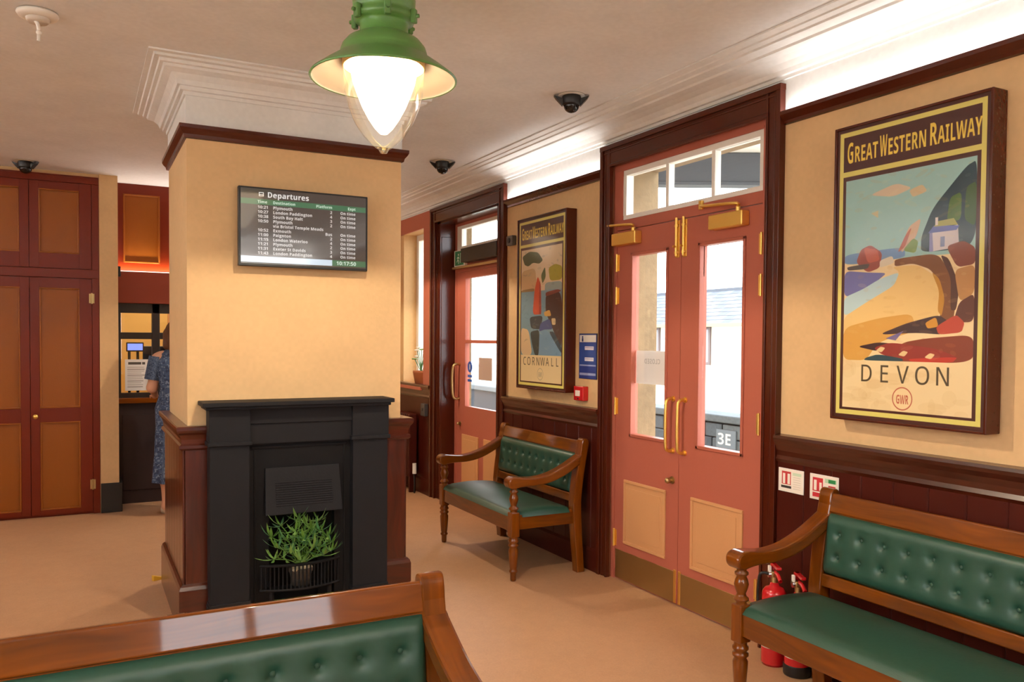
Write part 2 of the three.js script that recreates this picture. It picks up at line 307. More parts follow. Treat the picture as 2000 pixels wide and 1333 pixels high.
    const zh = s > 0 ? z0 : z1;
    for (const y of [1.985, 1.78, 1.09, 0.26]) part('hinge', [cyl(0.007, 0.11, X - 0.007, y, zh, 'y', 12), B(X - 0.002, X + 0.001, y - 0.05, y + 0.05, zh - 0.022, zh + 0.022)], M.brass, L);
    const c0 = s > 0 ? z0 + 0.005 : z1 - 0.34, c1 = s > 0 ? z0 + 0.25 : z1 - 0.09;
    part('door_closer', [B(X - 0.055, X - 0.001, 2.085, 2.16, c0, c1, 0.006), cyl(0.012, 0.03, X - 0.028, 2.17, (c0 + c1) / 2 + 0.07, 'y', 14)], M.brass, L);
    const za = (c0 + c1) / 2 + 0.07, zb = za - 0.30;
    part('closer_arm', [tube([[X - 0.03, 2.185, za], [X - 0.045, 2.195, za + 0.02], [X - 0.06, 2.20, za - 0.02], [X - 0.03, 2.225, zb + 0.02], [X - 0.012, 2.235, zb]], 0.008, 30, 8), B(X - 0.02, X - 0.004, 2.21, 2.258, zb - 0.014, zb + 0.014, 0.003)], M.brass, L);
    return L;
  };
  const L1 = leaf(-4.255, -3.638, -4.09, -3.765, -4.154, -3.745, 1);
  leaf(-3.634, -3.017, -3.472, -3.147, -3.523, -3.119, -1);
  part('lock_knob', [cyl(0.022, 0.004, X - 0.002, 0.707, -3.69, 'x'), cyl(0.008, 0.03, X - 0.015, 0.707, -3.69, 'x'), new THREE.SphereGeometry(0.017, 16, 12).translate(X - 0.034, 0.707, -3.69)], M.brassDull, L1);
  const st = canvas(256, 160, (x, w, h) => {                     // notice fixed outside, read from behind
    x.fillStyle = '#f3f1ee'; x.fillRect(0, 0, w, h); x.fillStyle = '#c9c8c6'; x.font = 'bold 34px sans-serif'; x.textAlign = 'center'; x.save(); x.translate(w, 0); x.scale(-1, 1); x.fillText('CLOSED', w / 2, 62); x.restore();
  });
  const s = part('window_notice', face(0.315, 0.2).rotateY(-Math.PI / 2).translate(X + 0.030, 1.34, -3.93), printed(st, 0.6), L1);
  s.userData.label = 'white paper notice on the glass';
}
{
  const D = struct('door_2', 'deep-set terracotta glazed door with dark panelled jambs beside the far window', 'door');
  architrave(D, -7.25, -5.725, 2.72);
  const X = 3.10, z0 = -7.04, z1 = -5.945;
  part('jamb_lining', [B(2.95, 3.165, 0, 2.585, -7.15, -7.08), B(2.96, 3.09, 0.2, 2.45, -7.082, -7.074, 0.004)], M.dark, D);
  part('jamb_lining', B(2.95, 3.165, 0, 2.585, -5.905, -5.84), M.dark, D);
  part('head_lining', B(2.95, 3.165, 2.57, 2.62, -7.15, -5.84), M.dark, D);
  part('frame', [B(X, 3.165, 0, 2.57, -7.08, z0), B(X, 3.165, 0, 2.57, z1, -5.905), B(X, 3.165, 2.12, 2.325, z0, z1), B(X, 3.165, 2.545, 2.57, z0, z1)], M.door, D);
  const t = part('transom_window', [B(X + 0.004, X + 0.05, 2.325, 2.355, z0, z1), B(X + 0.004, X + 0.05, 2.515, 2.545, z0, z1), B(X + 0.004, X + 0.05, 2.355, 2.515, z0, z0 + 0.1), B(X + 0.004, X + 0.05, 2.355, 2.515, z1 - 0.1, z1)], M.plasticWhite, D);
  glazing('pane', X + 0.025, z0 + 0.1, z1 - 0.1, 2.355, 2.515, t);
  const a = -6.85, b = -6.135;
  const L = part('leaf', [B(X + 0.004, X + 0.048, 0.008, 2.118, z0, a), B(X + 0.004, X + 0.048, 0.008, 2.118, b, z1), B(X + 0.004, X + 0.048, 2.055, 2.118, a, b), B(X + 0.004, X + 0.048, 0.008, 0.89, a, b), B(X, X + 0.048, 1.465, 1.495, a, b, 0.003)], M.door, D);
  glazing('pane', X + 0.024, a, b, 0.89, 1.465, L); glazing('pane', X + 0.024, a, b, 1.495, 2.055, L);
  for (const [p, q] of [[-6.90, -6.55], [-6.44, -6.09]]) part('panel', [B(X - 0.006, X + 0.005, 0.15, 0.63, p, q, 0.004), B(X - 0.009, X, 0.19, 0.59, p + 0.04, q - 0.04, 0.003)], M.panel, L);
  part('pull_handle', tube([[X + 0.004, 1.27, -6.97], [X - 0.04, 1.27, -6.97], [X - 0.06, 1.25, -6.97], [X - 0.06, 0.97, -6.97], [X - 0.04, 0.95, -6.97], [X + 0.004, 0.95, -6.97]], 0.012, 40, 10), M.brassDull, L);
  part('lock_knob', [cyl(0.02, 0.006, X, 0.72, -6.95, 'x'), new THREE.SphereGeometry(0.014, 12, 10).translate(X - 0.02, 0.72, -6.95)], M.brassDull, L);
  part('closer', [B(X - 0.085, X - 0.002, 2.19, 2.315, -6.77, -6.05, 0.008)], M.black, D).userData.label = 'black door closer housing above the glazed door';
  part('closer_arm', B(X - 0.055, X - 0.03, 2.145, 2.165, -7.03, -6.05, 0.004), M.brassDull, D);
  const ex = canvas(160, 112, (x, w, h) => {
    x.fillStyle = '#1f7a4c'; x.fillRect(0, 0, w, h); x.fillStyle = '#dff0e2'; x.fillRect(96, 18, 46, 78); x.fillStyle = '#1f7a4c'; x.fillRect(104, 26, 30, 70);
    x.fillStyle = '#eef7ee'; x.beginPath(); x.arc(62, 28, 9, 0, 7); x.fill(); x.lineWidth = 10; x.strokeStyle = '#eef7ee'; x.beginPath(); x.moveTo(58, 42); x.lineTo(52, 66); x.lineTo(70, 80); x.lineTo(66, 100); x.moveTo(52, 66); x.lineTo(34, 86); x.moveTo(56, 46); x.lineTo(78, 58); x.moveTo(56, 46); x.lineTo(36, 56); x.stroke();
  });
  const s = thing('exit_sign', 'green running man exit sign above the far door', 'exit sign');
  part('sign_body', B(X - 0.03, X - 0.001, 2.17, 2.318, -7.035, -6.80, 0.003), M.plasticWhite, s);
  part('sign_face', face(0.19, 0.13).rotateY(-Math.PI / 2).translate(X - 0.0315, 2.244, -6.915), printed(ex, 0.4), s);
  const st = thing('fire_door_sticker', 'round blue notice sticker on the far door glass', 'sticker');
  const ring = part('disc', cyl(0.05, 0.002, X + 0.0225, 1.25, -6.785, 'x', 28), mat(38, 88, 178, 0.4), st);
  part('figure', B(X + 0.0205, X + 0.0216, 1.225, 1.275, -6.792, -6.778), M.plasticWhite, ring);
  part('text_strip', B(X + 0.0215, X + 0.0235, 1.155, 1.178, -6.83, -6.74), mat(38, 88, 178, 0.4), st); part('text_strip', B(X + 0.0215, X + 0.0235, 1.115, 1.138, -6.83, -6.74), mat(38, 88, 178, 0.4), st);
  const nt = thing('glass_notice', 'mauve-backed sheet of paper stuck on the far door glass', 'notice');
  part('paper', B(X + 0.031, X + 0.033, 1.14, 1.34, -6.62, -6.35), mat(176, 150, 146, 0.8), nt);
}
// far window in the right wall
{
  const W = struct('window_2', 'far window with terracotta head and white glazing past the deep door', 'window');
  part('head_board', B(2.93, 2.95, 2.57, 2.72, -8.2, -7.25), M.door, W);
  part('jamb_board', B(2.93, 2.95, 1.06, 2.57, -7.45, -7.25), M.door, W);
  part('window_frame', [B(3.09, 3.15, 1.035, 1.09, -8.05, -7.45), B(3.09, 3.15, 2.51, 2.57, -8.05, -7.45), B(3.09, 3.15, 1.09, 2.51, -8.05, -7.99), B(3.09, 3.15, 1.09, 2.51, -7.51, -7.45), B(3.1, 3.14, 1.09, 2.51, -7.765, -7.735)], M.plasticWhite, W);
  for (const [a, b] of [[-7.99, -7.765], [-7.735, -7.51]]) glazing('pane', 3.12, a, b, 1.09, 2.51, W);
  part('window_sill', B(2.9, 3.15, 1.001, 1.035, -8.05, -7.45, 0.006), M.door, W);
}
// ---------------------------------------------------------------- chimney breast
{
  const P = struct('wall_chimney_breast', 'free-standing peach chimney breast with dark picture rail and stained wood dado', 'chimney breast');
  const x0 = 0.476, x1 = 1.608, zf = -4.44, zb = -5.36;
  part('plaster', [B(x0, x1, 0.98, 2.6, zb, zf)], M.plaster, P);
  part('frieze', B(x0 - 0.004, x1 + 0.004, 2.55, HC, zb - 0.004, zf + 0.004), M.white, P);
  const ring = [[x1, zf], [x0, zf], [x0, zb], [x1, zb]];
  part('picture_rail', sweep(ring, [[0, 2.497], [0.012, 2.5], [0.016, 2.517], [0.028, 2.532], [0.035, 2.545], [0.036, 2.563], [0, 2.565]], true), M.dark, P);
  part('cornice', sweep(ring, [[0, 2.71], [0.012, 2.71], [0.014, 2.728], [0.03, 2.73], [0.033, 2.748], [0.045, 2.75], [0.052, 2.772], [0.075, 2.797], [0.108, 2.812], [0.114, 2.824], [0.13, 2.826], [0.134, 2.84], [0.156, 2.843], [0.16, 2.854], [0.184, 2.857], [0.184, HC]], true), M.white, P);
  const dx0 = 0.45, dx1 = 1.64, dz0 = -5.40, dz1 = -4.415;
  part('dado_panel', B(dx0 + 0.012, 0.60, 0, 1.0, -4.75, dz1, 0.003), M.joinery, P);
  part('dado_panel', B(1.45, dx1 - 0.012, 0, 1.0, -4.75, dz1, 0.003), M.joinery, P);
  part('dado_core', B(dx0 + 0.012, dx1 - 0.012, 0, 1.0, dz0, -4.75), M.joinery, P);
  const n = 7, w = (dz1 - dz0 - 0.01) / n;
  for (const [x, s] of [[dx0 + 0.012, -1], [dx1 - 0.012, 1]]) for (let i = 0; i < n; i++)
    part('board', B(Math.min(x, x + s * 0.012), Math.max(x, x + s * 0.012), 0.2, 0.98, dz0 + 0.004 + i * w, dz0 + 0.002 + (i + 1) * w, 0.005), M.joinery, P);
  const path = [[0.60, dz1], [dx0, dz1], [dx0, dz0], [dx1, dz0], [dx1, dz1], [1.45, dz1]];
  part('dado_rail', sweep(path, [[-0.03, 0.93], [0.006, 0.93], [0.016, 0.94], [0.016, 0.955], [0.006, 0.962], [0.008, 0.985], [0.016, 1.008], [0.026, 1.02], [0.03, 1.032], [0.03, 1.048], [0.024, 1.052], [-0.03, 1.052]]), M.joinery, P);
  part('skirting', sweep(path, [[-0.02, 0], [0.02, 0], [0.02, 0.222], [0.014, 0.24], [0.004, 0.25], [-0.02, 0.25]]), M.joinery, P);
}
// ---------------------------------------------------------------- fireplace
{
  const F = thing('fireplace_surround', 'charcoal painted fireplace surround with mantel shelf on the chimney breast', 'fireplace', [1.015, 0, -4.44]);
  const z = (v) => v + 4.44;                                     // world z to local
  const S = (x) => x - 1.015;
  part('mantel_shelf', [B(S(0.525), S(1.505), 1.156, 1.178, 0.001, z(-4.24), 0.004), B(S(0.54), S(1.49), 1.14, 1.157, 0.001, z(-4.255), 0.005)], M.iron, F);
  part('frieze_panel', [B(S(0.75), S(1.30), 0.957, 1.14, z(-4.413), z(-4.325)), B(S(0.755), S(1.295), 1.06, 1.14, z(-4.413), z(-4.315), 0.003)], M.iron, F);
  for (const [a, b] of [[0.565, 0.755], [1.292, 1.487]]) {
    const p = part('pilaster', B(S(a), S(b), 0, 1.14, z(-4.413), z(-4.305), 0.003), M.iron, F);
    part('capital', [B(S(a) - 0.004, S(b) + 0.004, 0.975, 1.14, z(-4.41), z(-4.297), 0.003), B(S(a) - 0.012, S(b) + 0.012, 0.955, 0.977, z(-4.41), z(-4.288), 0.005)], M.iron, p);
    part('plinth', [B(S(a) - 0.008, S(b) + 0.008, 0, 0.145, z(-4.41), z(-4.288), 0.003), B(S(a) - 0.004, S(b) + 0.004, 0.143, 0.16, z(-4.41), z(-4.295), 0.004)], M.iron, p);
  }
  const I = part('cast_iron_insert', [B(S(0.755), S(0.862), 0, 0.957, z(-4.413), z(-4.36)), B(S(1.206), S(1.292), 0, 0.957, z(-4.413), z(-4.36)), B(S(0.862), S(1.206), 0.60, 0.957, z(-4.413), z(-4.36)),
    B(S(0.775), S(1.275), 0.925, 0.94, z(-4.365), z(-4.352), 0.003), B(S(0.785), S(0.797), 0.1, 0.925, z(-4.365), z(-4.354), 0.003), B(S(1.255), S(1.267), 0.1, 0.925, z(-4.365), z(-4.354), 0.003)], M.ironDark, F);
  part('fire_back', [B(S(0.862), S(1.206), 0, 0.62, z(-4.73), z(-4.70)), B(S(0.855), S(0.866), 0, 0.62, z(-4.70), z(-4.41)), B(S(1.202), S(1.213), 0, 0.62, z(-4.70), z(-4.41)), B(S(0.862), S(1.206), 0.60, 0.62, z(-4.70), z(-4.41))], M.soot, I);
  // hood: a plate leaning out at the bottom with ribs
  const hood = new THREE.Group(); hood.name = 'hood'; hood.position.set(S(1.032), 0.702, z(-4.335)); hood.rotation.x = -0.2; F.add(hood);
  part('hood_plate', [ext([[-0.193, 0.122], [0.193, 0.122], [0.20, -0.122], [-0.2, -0.122]], 0.012, 0.003).translate(0, 0, 0.006), ext([[-0.15, 0.068], [0.15, 0.068], [0.155, 0.058], [-0.155, 0.058]], 0.006).translate(0, 0, 0.014)].map((g) => wuv(g)), M.iron, hood);
  for (let i = 0; i < 11; i++) part('rib', B(-0.145, 0.15, 0.040 - i * 0.0118, 0.0455 - i * 0.0118, 0.014, 0.025, 0.002), M.iron, hood);
}
{
  const G = thing('fire_grate', 'black iron fire grate basket with thin vertical bars', 'grate', [1.012, 0, -4.355]);
  const bow = (x) => 0.105 - 0.06 * (x / 0.205) ** 2;
  const rim = (y, r) => { const p = []; for (let i = 0; i <= 20; i++) { const x = -0.205 + 0.41 * i / 20; p.push([x, y, bow(x)]); } return tube(p, r, 60, 8); };
  part('top_rim', rim(0.328, 0.008), M.ironDark, G); part('bottom_rim', rim(0.20, 0.007), M.ironDark, G);
  for (let i = 0; i < 21; i++) { const x = -0.198 + 0.396 * i / 20; part('bar', cyl(0.0042, 0.128, x, 0.264, bow(x), 'y', 8), M.ironDark, G); }
  const s = new THREE.Shape(); for (let i = 0; i <= 20; i++) { const x = -0.2 + 0.4 * i / 20; i ? s.lineTo(x, -bow(x) + 0.004) : s.moveTo(x, -bow(x) + 0.004); } s.lineTo(0.16, 0.0); s.lineTo(-0.16, 0.0);
  part('tray', wuv(ext(s, 0.008).rotateX(-Math.PI / 2).translate(0, 0.192, 0)), M.ironDark, G);
  for (const x of [-0.15, 0.15]) part('foot', [cyl(0.012, 0.19, x, 0.098, 0.06, 'y', 12), cyl(0.018, 0.01, x, 0.005, 0.06, 'y', 12)], M.ironDark, G);
}
{
  const P = thing('potted_plant', 'bushy green leafy plant standing in the fire grate', 'plant', [1.02, 0.2, -4.335]);
  part('pot', lathe([[0, 0.0], [0.045, 0.0], [0.058, 0.07], [0.062, 0.072], [0.062, 0.092], [0.055, 0.093], [0.053, 0.08], [0, 0.078]], 24), mat(104, 92, 80, 0.8), P);
  for (let i = 0; i < 9; i++) part('pebble', new THREE.IcosahedronGeometry(rr(0.012, 0.02), 1).scale(1, 0.7, 1).translate(rr(-0.04, 0.04), 0.092, rr(-0.01, 0.045)), mat(216, 196, 168, 0.8), P);
  const lf = (len, wid) => {
    const s = new THREE.Shape(); s.moveTo(0, 0); s.quadraticCurveTo(wid, len * 0.35, 0, len); s.quadraticCurveTo(-wid, len * 0.35, 0, 0);
    const g = new THREE.ShapeGeometry(s, 5), p = g.attributes.position;
    for (let i = 0; i < p.count; i++) { const t = p.getY(i) / len; p.setZ(i, -0.25 * len * t * t + Math.abs(p.getX(i)) * 0.4); }
    g.computeVertexNormals(); return g;
  };
  const leaves = [lf(0.082, 0.015), lf(0.064, 0.013), lf(0.098, 0.015)], lm = [M.greenLeaf, M.greenLeaf2, M.greenLeaf3];
  const ends = [[-0.02, 0.36, 0.02], [-0.11, 0.33, 0.03], [0.09, 0.34, 0.02], [-0.13, 0.22, 0.05], [0.13, 0.25, 0.05], [-0.07, 0.19, 0.085], [0.05, 0.21, 0.085], [0.0, 0.26, 0.07], [-0.15, 0.165, 0.06], [0.145, 0.175, 0.06], [0.1, 0.165, 0.085], [-0.04, 0.30, 0.055], [0.045, 0.30, 0.05], [-0.09, 0.26, 0.07], [0.085, 0.29, 0.065], [0.15, 0.21, 0.03], [-0.155, 0.27, 0.02], [-0.02, 0.15, 0.1], [0.02, 0.33, 0.03]];
  for (const [ex, ey, ez] of ends) {
    const c = new THREE.CatmullRomCurve3([new THREE.Vector3(ex * 0.1, 0.11, ez * 0.2), new THREE.Vector3(ex * 0.45, 0.11 + (ey - 0.11) * 0.62, ez * 0.6), new THREE.Vector3(ex, ey, ez)]);
    const st = part('stem', new THREE.TubeGeometry(c, 10, 0.0028, 6), M.greenLeaf, P);
    for (let k = 0; k < 13; k++) {
      const t = k < 6 ? 1 : 0.45 + 0.085 * (k - 6), at = c.getPoint(t), yaw = k * 2.4 + rr(-0.4, 0.4);
      const l = part('leaf', leaves[k % 3], lm[(k + Math.floor(rr(0, 3))) % 3], st);
      l.position.copy(at); l.rotation.set(rr(0.7, 1.85), 0, 0); l.rotation.order = 'YXZ'; l.rotation.y = yaw;
    }
  }
}
// ---------------------------------------------------------------- departures screen
{
  const W = 0.676, H = 0.405;
  const t = canvas(1024, 614, (x, w, h) => {
    x.fillStyle = '#3a2f2a'; x.fillRect(0, 0, w, h);
    x.fillStyle = '#e8e6e2'; x.font = 'bold 62px sans-serif'; x.fillText('Departures', 205, 66); x.fillRect(140, 26, 38, 34); x.fillStyle = '#3a2f2a'; x.fillRect(146, 50, 26, 6); x.fillRect(146, 32, 26, 12);
    x.fillStyle = '#2f6a45'; x.fillRect(0, 82, w, 46);
    x.font = 'bold 32px sans-serif'; x.fillStyle = '#cfe6d2'; x.fillText('Time', 130, 116); x.fillText('Destination', 250, 116); x.textAlign = 'right'; x.fillText('Platform', 735, 116); x.fillText('Expt', 935, 116); x.textAlign = 'left';
    const rows = [['10:21', 'Plymouth', '2'], ['10:27', 'London Paddington', '4'], ['10:38', 'South Bay Halt', '3'], ['10:50', 'Plymouth', '2'], ['', 'via Bristol Temple Meads', ''], ['10:52', 'Exmouth', 'Bus'], ['11:00', 'Paignton', '2'], ['11:15', 'London Waterloo', '4'], ['11:21', 'Plymouth', '2'], ['11:31', 'Exeter St Davids', '3'], ['11:43', 'London Paddington', '4']];
    x.fillStyle = '#dedad6'; x.font = 'bold 34px sans-serif';
    rows.forEach(([a, b, c], i) => { const y = 160 + i * 37.5; x.fillText(a, 130, y); x.fillText(b, 250, y); x.textAlign = 'right'; x.fillText(c, 735, y); if (a) x.fillText('On time', 935, y); x.textAlign = 'left'; });
    x.fillStyle = '#cfe0ee'; x.fillRect(0, 552, 735, 50); x.fillStyle = '#2f6a45'; x.fillRect(735, 552, w - 735, 50); x.fillStyle = '#d8eadc'; x.font = 'bold 44px sans-serif'; x.fillText('10:17:50', 770, 593);
  });
  const V = thing('departures_screen', 'black wall-mounted departures screen listing train times', 'screen', [1.05, 2.07, -4.44]);
  part('housing', [B(-W / 2, W / 2, -H / 2, H / 2, 0.045, 0.08, 0.004)], M.black, V);
  part('wall_bracket', B(-0.12, 0.12, -0.1, 0.1, 0.001, 0.046), M.black, V);
  const sm = new THREE.MeshPhysicalMaterial({ color: 0x0a0a0a, roughness: 0.25, emissive: 0xffffff, emissiveMap: t, emissiveIntensity: 0.62, clearcoat: 1, clearcoatRoughness: 0.06 });
  part('display', face(W - 0.022, H - 0.022).translate(0, 0.002, 0.0812), sm, V);
}
// ---------------------------------------------------------------- built-in cupboard
{
  const K = thing('built_in_cupboard', 'tall brown panelled built-in cupboard with stacked doors at the far left', 'cupboard', [0, 0, -7.8]);
  part('carcass', [B(-2.2, 0.147, 0, 2.835, -0.44, -0.022), B(0.092, 0.146, 0, 2.774, -0.023, -0.001, 0.003), B(-2.2, 0.1465, 2.775, 2.834, -0.023, 0.0, 0.003), B(-2.2, 0.147, 1.985, 2.06, -0.022, 0.004, 0.004), B(-2.2, 0.1462, 2.825, 2.8345, -0.02, 0.012, 0.003)], M.cabinet, K);
  part('top_filler', B(-2.2, 0.147, 2.8355, HC - 0.001, -0.44, -0.01), M.plaster, K);
  const door = (x0, x1, y0, y1, panels, hingeRight) => {
    const px0 = x0 + 0.066, px1 = x1 - 0.09 + (hingeRight ? 0 : 0.024), g = [B(x0, px0, y0, y1, -0.02, 0.003, 0.002), B(px1, x1, y0, y1, -0.02, 0.003, 0.002)];
    let y = y0; for (const [a, b] of panels) { g.push(B(px0, px1, y, a, -0.02, 0.003)); y = b; } g.push(B(px0, px1, y, y1, -0.02, 0.003));
    const d = part('cupboard_door', g, M.cabinet, K);
    for (const [a, b] of panels) {
      part('panel', B(px0, px1, a, b, -0.02, -0.009), M.cabPanel, d);
      const m = 0.012; part('panel_moulding', [B(px0, px1, a, a + m, -0.011, 0.007, 0.004), B(px0, px1, b - m, b, -0.011, 0.007, 0.004), B(px0, px0 + m, a + m, b - m, -0.011, 0.007, 0.004), B(px1 - m, px1, a + m, b - m, -0.011, 0.007, 0.004)], M.cabPanel, d);
    }
    return d;
  };
  for (let i = 0; i < 4; i++) {
    const x1 = 0.09 - i * 0.452, x0 = x1 - 0.448, hr = i % 2 === 0;
    const d = door(x0, x1, 0.02, 1.98, [[0.06, 0.79], [0.905, 1.9]], hr);
    if (hr) {
      part('knob', [cyl(0.009, 0.03, x0 + 0.033, 0.84, 0.015, 'z', 12), new THREE.SphereGeometry(0.02, 16, 12).scale(1, 1, 0.7).translate(x0 + 0.033, 0.84, 0.035)], M.brass, d);
      for (const y of [1.82, 0.25]) part('hinge', [cyl(0.007, 0.09, x1, y, 0.008, 'y', 12), B(x1 - 0.02, x1 + 0.02, y - 0.04, y + 0.04, 0.003, 0.0045)], M.brassDull, d);
    }
    door(x0, x1, 2.064, 2.772, [[2.185, 2.71]], hr);
  }
}
// ---------------------------------------------------------------- ticket office behind
{
  const t = struct('wall_ticket_office', 'warm yellow walls of the ticket office behind the window', 'wall');
  part('plaster', [B(-0.2, 2.4, 0, HC, -10.5, -10.35), B(-0.35, -0.2, 0, HC, -10.5, -8.4), B(2.25, 2.4, 0, HC, -10.35, -8.4)], paint(240, 200, 120, 0.8), t);
  part('cabinet_strip', B(0.9, 0.95, 1.0, 2.3, -10.35, -10.32), M.panel, t);
  const lp = thing('office_ceiling_light', 'flat panel ceiling light inside the ticket office', 'ceiling light', [0.9, HC, -9.3]);
  part('housing', B(-0.3, 0.3, -0.05, -0.001, -0.3, 0.3, 0.004), M.plasticWhite, lp);
  part('light_panel', B(-0.28, 0.28, -0.054, -0.05, -0.28, 0.28), mat(255, 250, 240, 0.5, { emissive: new THREE.Color(1, 0.9, 0.72), emissiveIntensity: 3 }), lp);
  const L = new THREE.RectAreaLight(new THREE.Color(1, 0.86, 0.62), 14, 0.56, 0.56); L.position.set(0.9, HC - 0.06, -9.3); L.rotation.x = -Math.PI / 2; L.name = 'office_light'; scene.add(L);

  const K = thing('ticket_counter', 'dark ticket counter with black framed window under a red-brown fascia', 'ticket counter', [0, 0, -8.13]);
  part('counter_base', [B(0.29, 1.9, 0, 0.905, -0.25, 0), B(0.33, 1.1, 0.12, 0.8, 0, 0.012, 0.004), B(1.13, 1.86, 0.12, 0.8, 0, 0.012, 0.004)], mat(38, 16, 14, 0.5), K);
  part('counter_top', B(0.29, 1.9, 0.905, 0.955, -0.28, 0.06, 0.008), M.bench, K);
  const fr = part('window_frame', [B(0.29, 0.322, 0.955, 1.8, -0.1, 0.0), B(0.577, 0.641, 0.955, 1.8, -0.1, 0.0, 0.003), B(1.2, 1.26, 0.955, 1.8, -0.1, 0.0, 0.003), B(1.84, 1.9, 0.955, 1.8, -0.1, 0.0), B(0.322, 1.84, 1.715, 1.8, -0.1, 0.0), B(0.322, 1.84, 0.955, 0.995, -0.1, 0.0), B(0.322, 0.577, 1.48, 1.54, -0.09, -0.005, 0.003), B(0.641, 1.2, 1.48, 1.54, -0.09, -0.005, 0.003), B(1.26, 1.84, 1.48, 1.54, -0.09, -0.005, 0.003)], mat(34, 24, 20, 0.4), K);
  for (const [a, b] of [[0.322, 0.577], [0.641, 1.2], [1.26, 1.84]]) for (const [c, d] of [[0.995, 1.48], [1.54, 1.715]]) part('pane', B(a, b, c, d, -0.05, -0.045), M.glass, fr);
  part('fascia', B(0.29, 1.9, 1.8, 2.08, -0.1, 0.06, 0.004), M.fascia, K);
  part('upper_frame', [B(0.29, 0.345, 2.163, 2.774, -0.1, 0.0), B(0.645, 0.75, 2.163, 2.774, -0.1, 0.0), B(1.05, 1.15, 2.163, 2.774, -0.1, 0.0), B(1.45, 1.9, 2.163, 2.774, -0.1, 0.0), B(0.29, 1.9, 2.081, 2.163, -0.1, 0.0), B(0.29, 1.9, 2.774, HC - 0.001, -0.1, 0.0)], M.cabinet, K);
  for (const [a, b] of [[0.345, 0.645], [0.75, 1.05], [1.15, 1.45]]) {
    part('panel', B(a, b, 2.163, 2.774, -0.05, -0.012), M.cabPanel, K);
    const m = 0.014; part('panel_moulding', [B(a, b, 2.163, 2.163 + m, -0.014, 0.004, 0.004), B(a, b, 2.774 - m, 2.774, -0.014, 0.004, 0.004), B(a, a + m, 2.163, 2.774, -0.014, 0.004, 0.004), B(b - m, b, 2.163, 2.774, -0.014, 0.004, 0.004)], M.cabPanel, K);
  }
  part('led_strip', B(0.30, 1.89, 2.081, 2.086, 0.022, 0.034), mat(255, 240, 225, 0.5, { emissive: new THREE.Color(1, 0.82, 0.68), emissiveIntensity: 2 }), K);
  const S = new THREE.RectAreaLight(new THREE.Color(1, 0.88, 0.76), 110, 1.59, 0.012); S.position.set(1.095, 2.088, -8.13 + 0.028); S.rotation.x = Math.PI / 2; S.name = 'fascia_light'; scene.add(S);
  part('bracket', B(0.291, 0.32, 2.03, 2.12, 0.06, 0.09, 0.004), M.black, K);

  const T1 = thing('card_terminal', 'small blue-lit customer display on two posts behind the ticket window', 'display', [0.445, 0.955, -8.27]);
  part('base', B(-0.08, 0.1, 0, 0.03, -0.05, 0.05, 0.006), M.black, T1);
  for (const x of [-0.05, 0.02]) part('post', cyl(0.012, 0.39, x, 0.215, 0, 'y', 12), M.black, T1);
  part('display_housing', B(-0.075, 0.07, 0.41, 0.495, -0.015, 0.02, 0.006), M.black, T1);
  part('display_screen', face(0.125, 0.06).translate(-0.002, 0.453, 0.0208), new THREE.MeshPhysicalMaterial({ color: 0x101030, roughness: 0.3, emissive: new THREE.Color(0.22, 0.3, 0.95), emissiveIntensity: 0.9 }), T1);
  const nt = canvas(200, 300, (x, w, h) => {
    x.fillStyle = '#e6e2e2'; x.fillRect(0, 0, w, h); x.fillStyle = '#5a5450'; x.fillRect(26, 24, 112, 24); x.fillRect(146, 24, 26, 24); x.fillStyle = '#8c8583';
    for (let i = 0; i < 11; i++) x.fillRect(18, 72 + i * 19, 120 + 44 * hash(i, 3, 5), i % 3 === 1 ? 7 : 4);
  });
  const pn1 = thing('paper_notice', 'white printed paper notice on the ticket window glass', 'notice', [0.452, 1.155, -8.172]);
  part('sheet', B(-0.097, 0.097, -0.141, 0.141, -0.002, 0), M.plasticWhite, pn1); part('print', face(0.19, 0.278).translate(0, 0, 0.0006), printed(nt, 0.7), pn1);
  const mo = thing('office_monitor', 'dark computer monitor back inside the ticket office', 'monitor', [0.60, 0.955, -8.33]);
  part('screen_back', B(-0.09, 0.2, 0.2, 0.46, -0.02, 0.02, 0.01), M.black, mo); part('stand', [B(0.03, 0.08, 0.02, 0.25, -0.025, -0.005), B(-0.04, 0.15, 0, 0.02, -0.035, 0.035, 0.005)], M.black, mo);
}
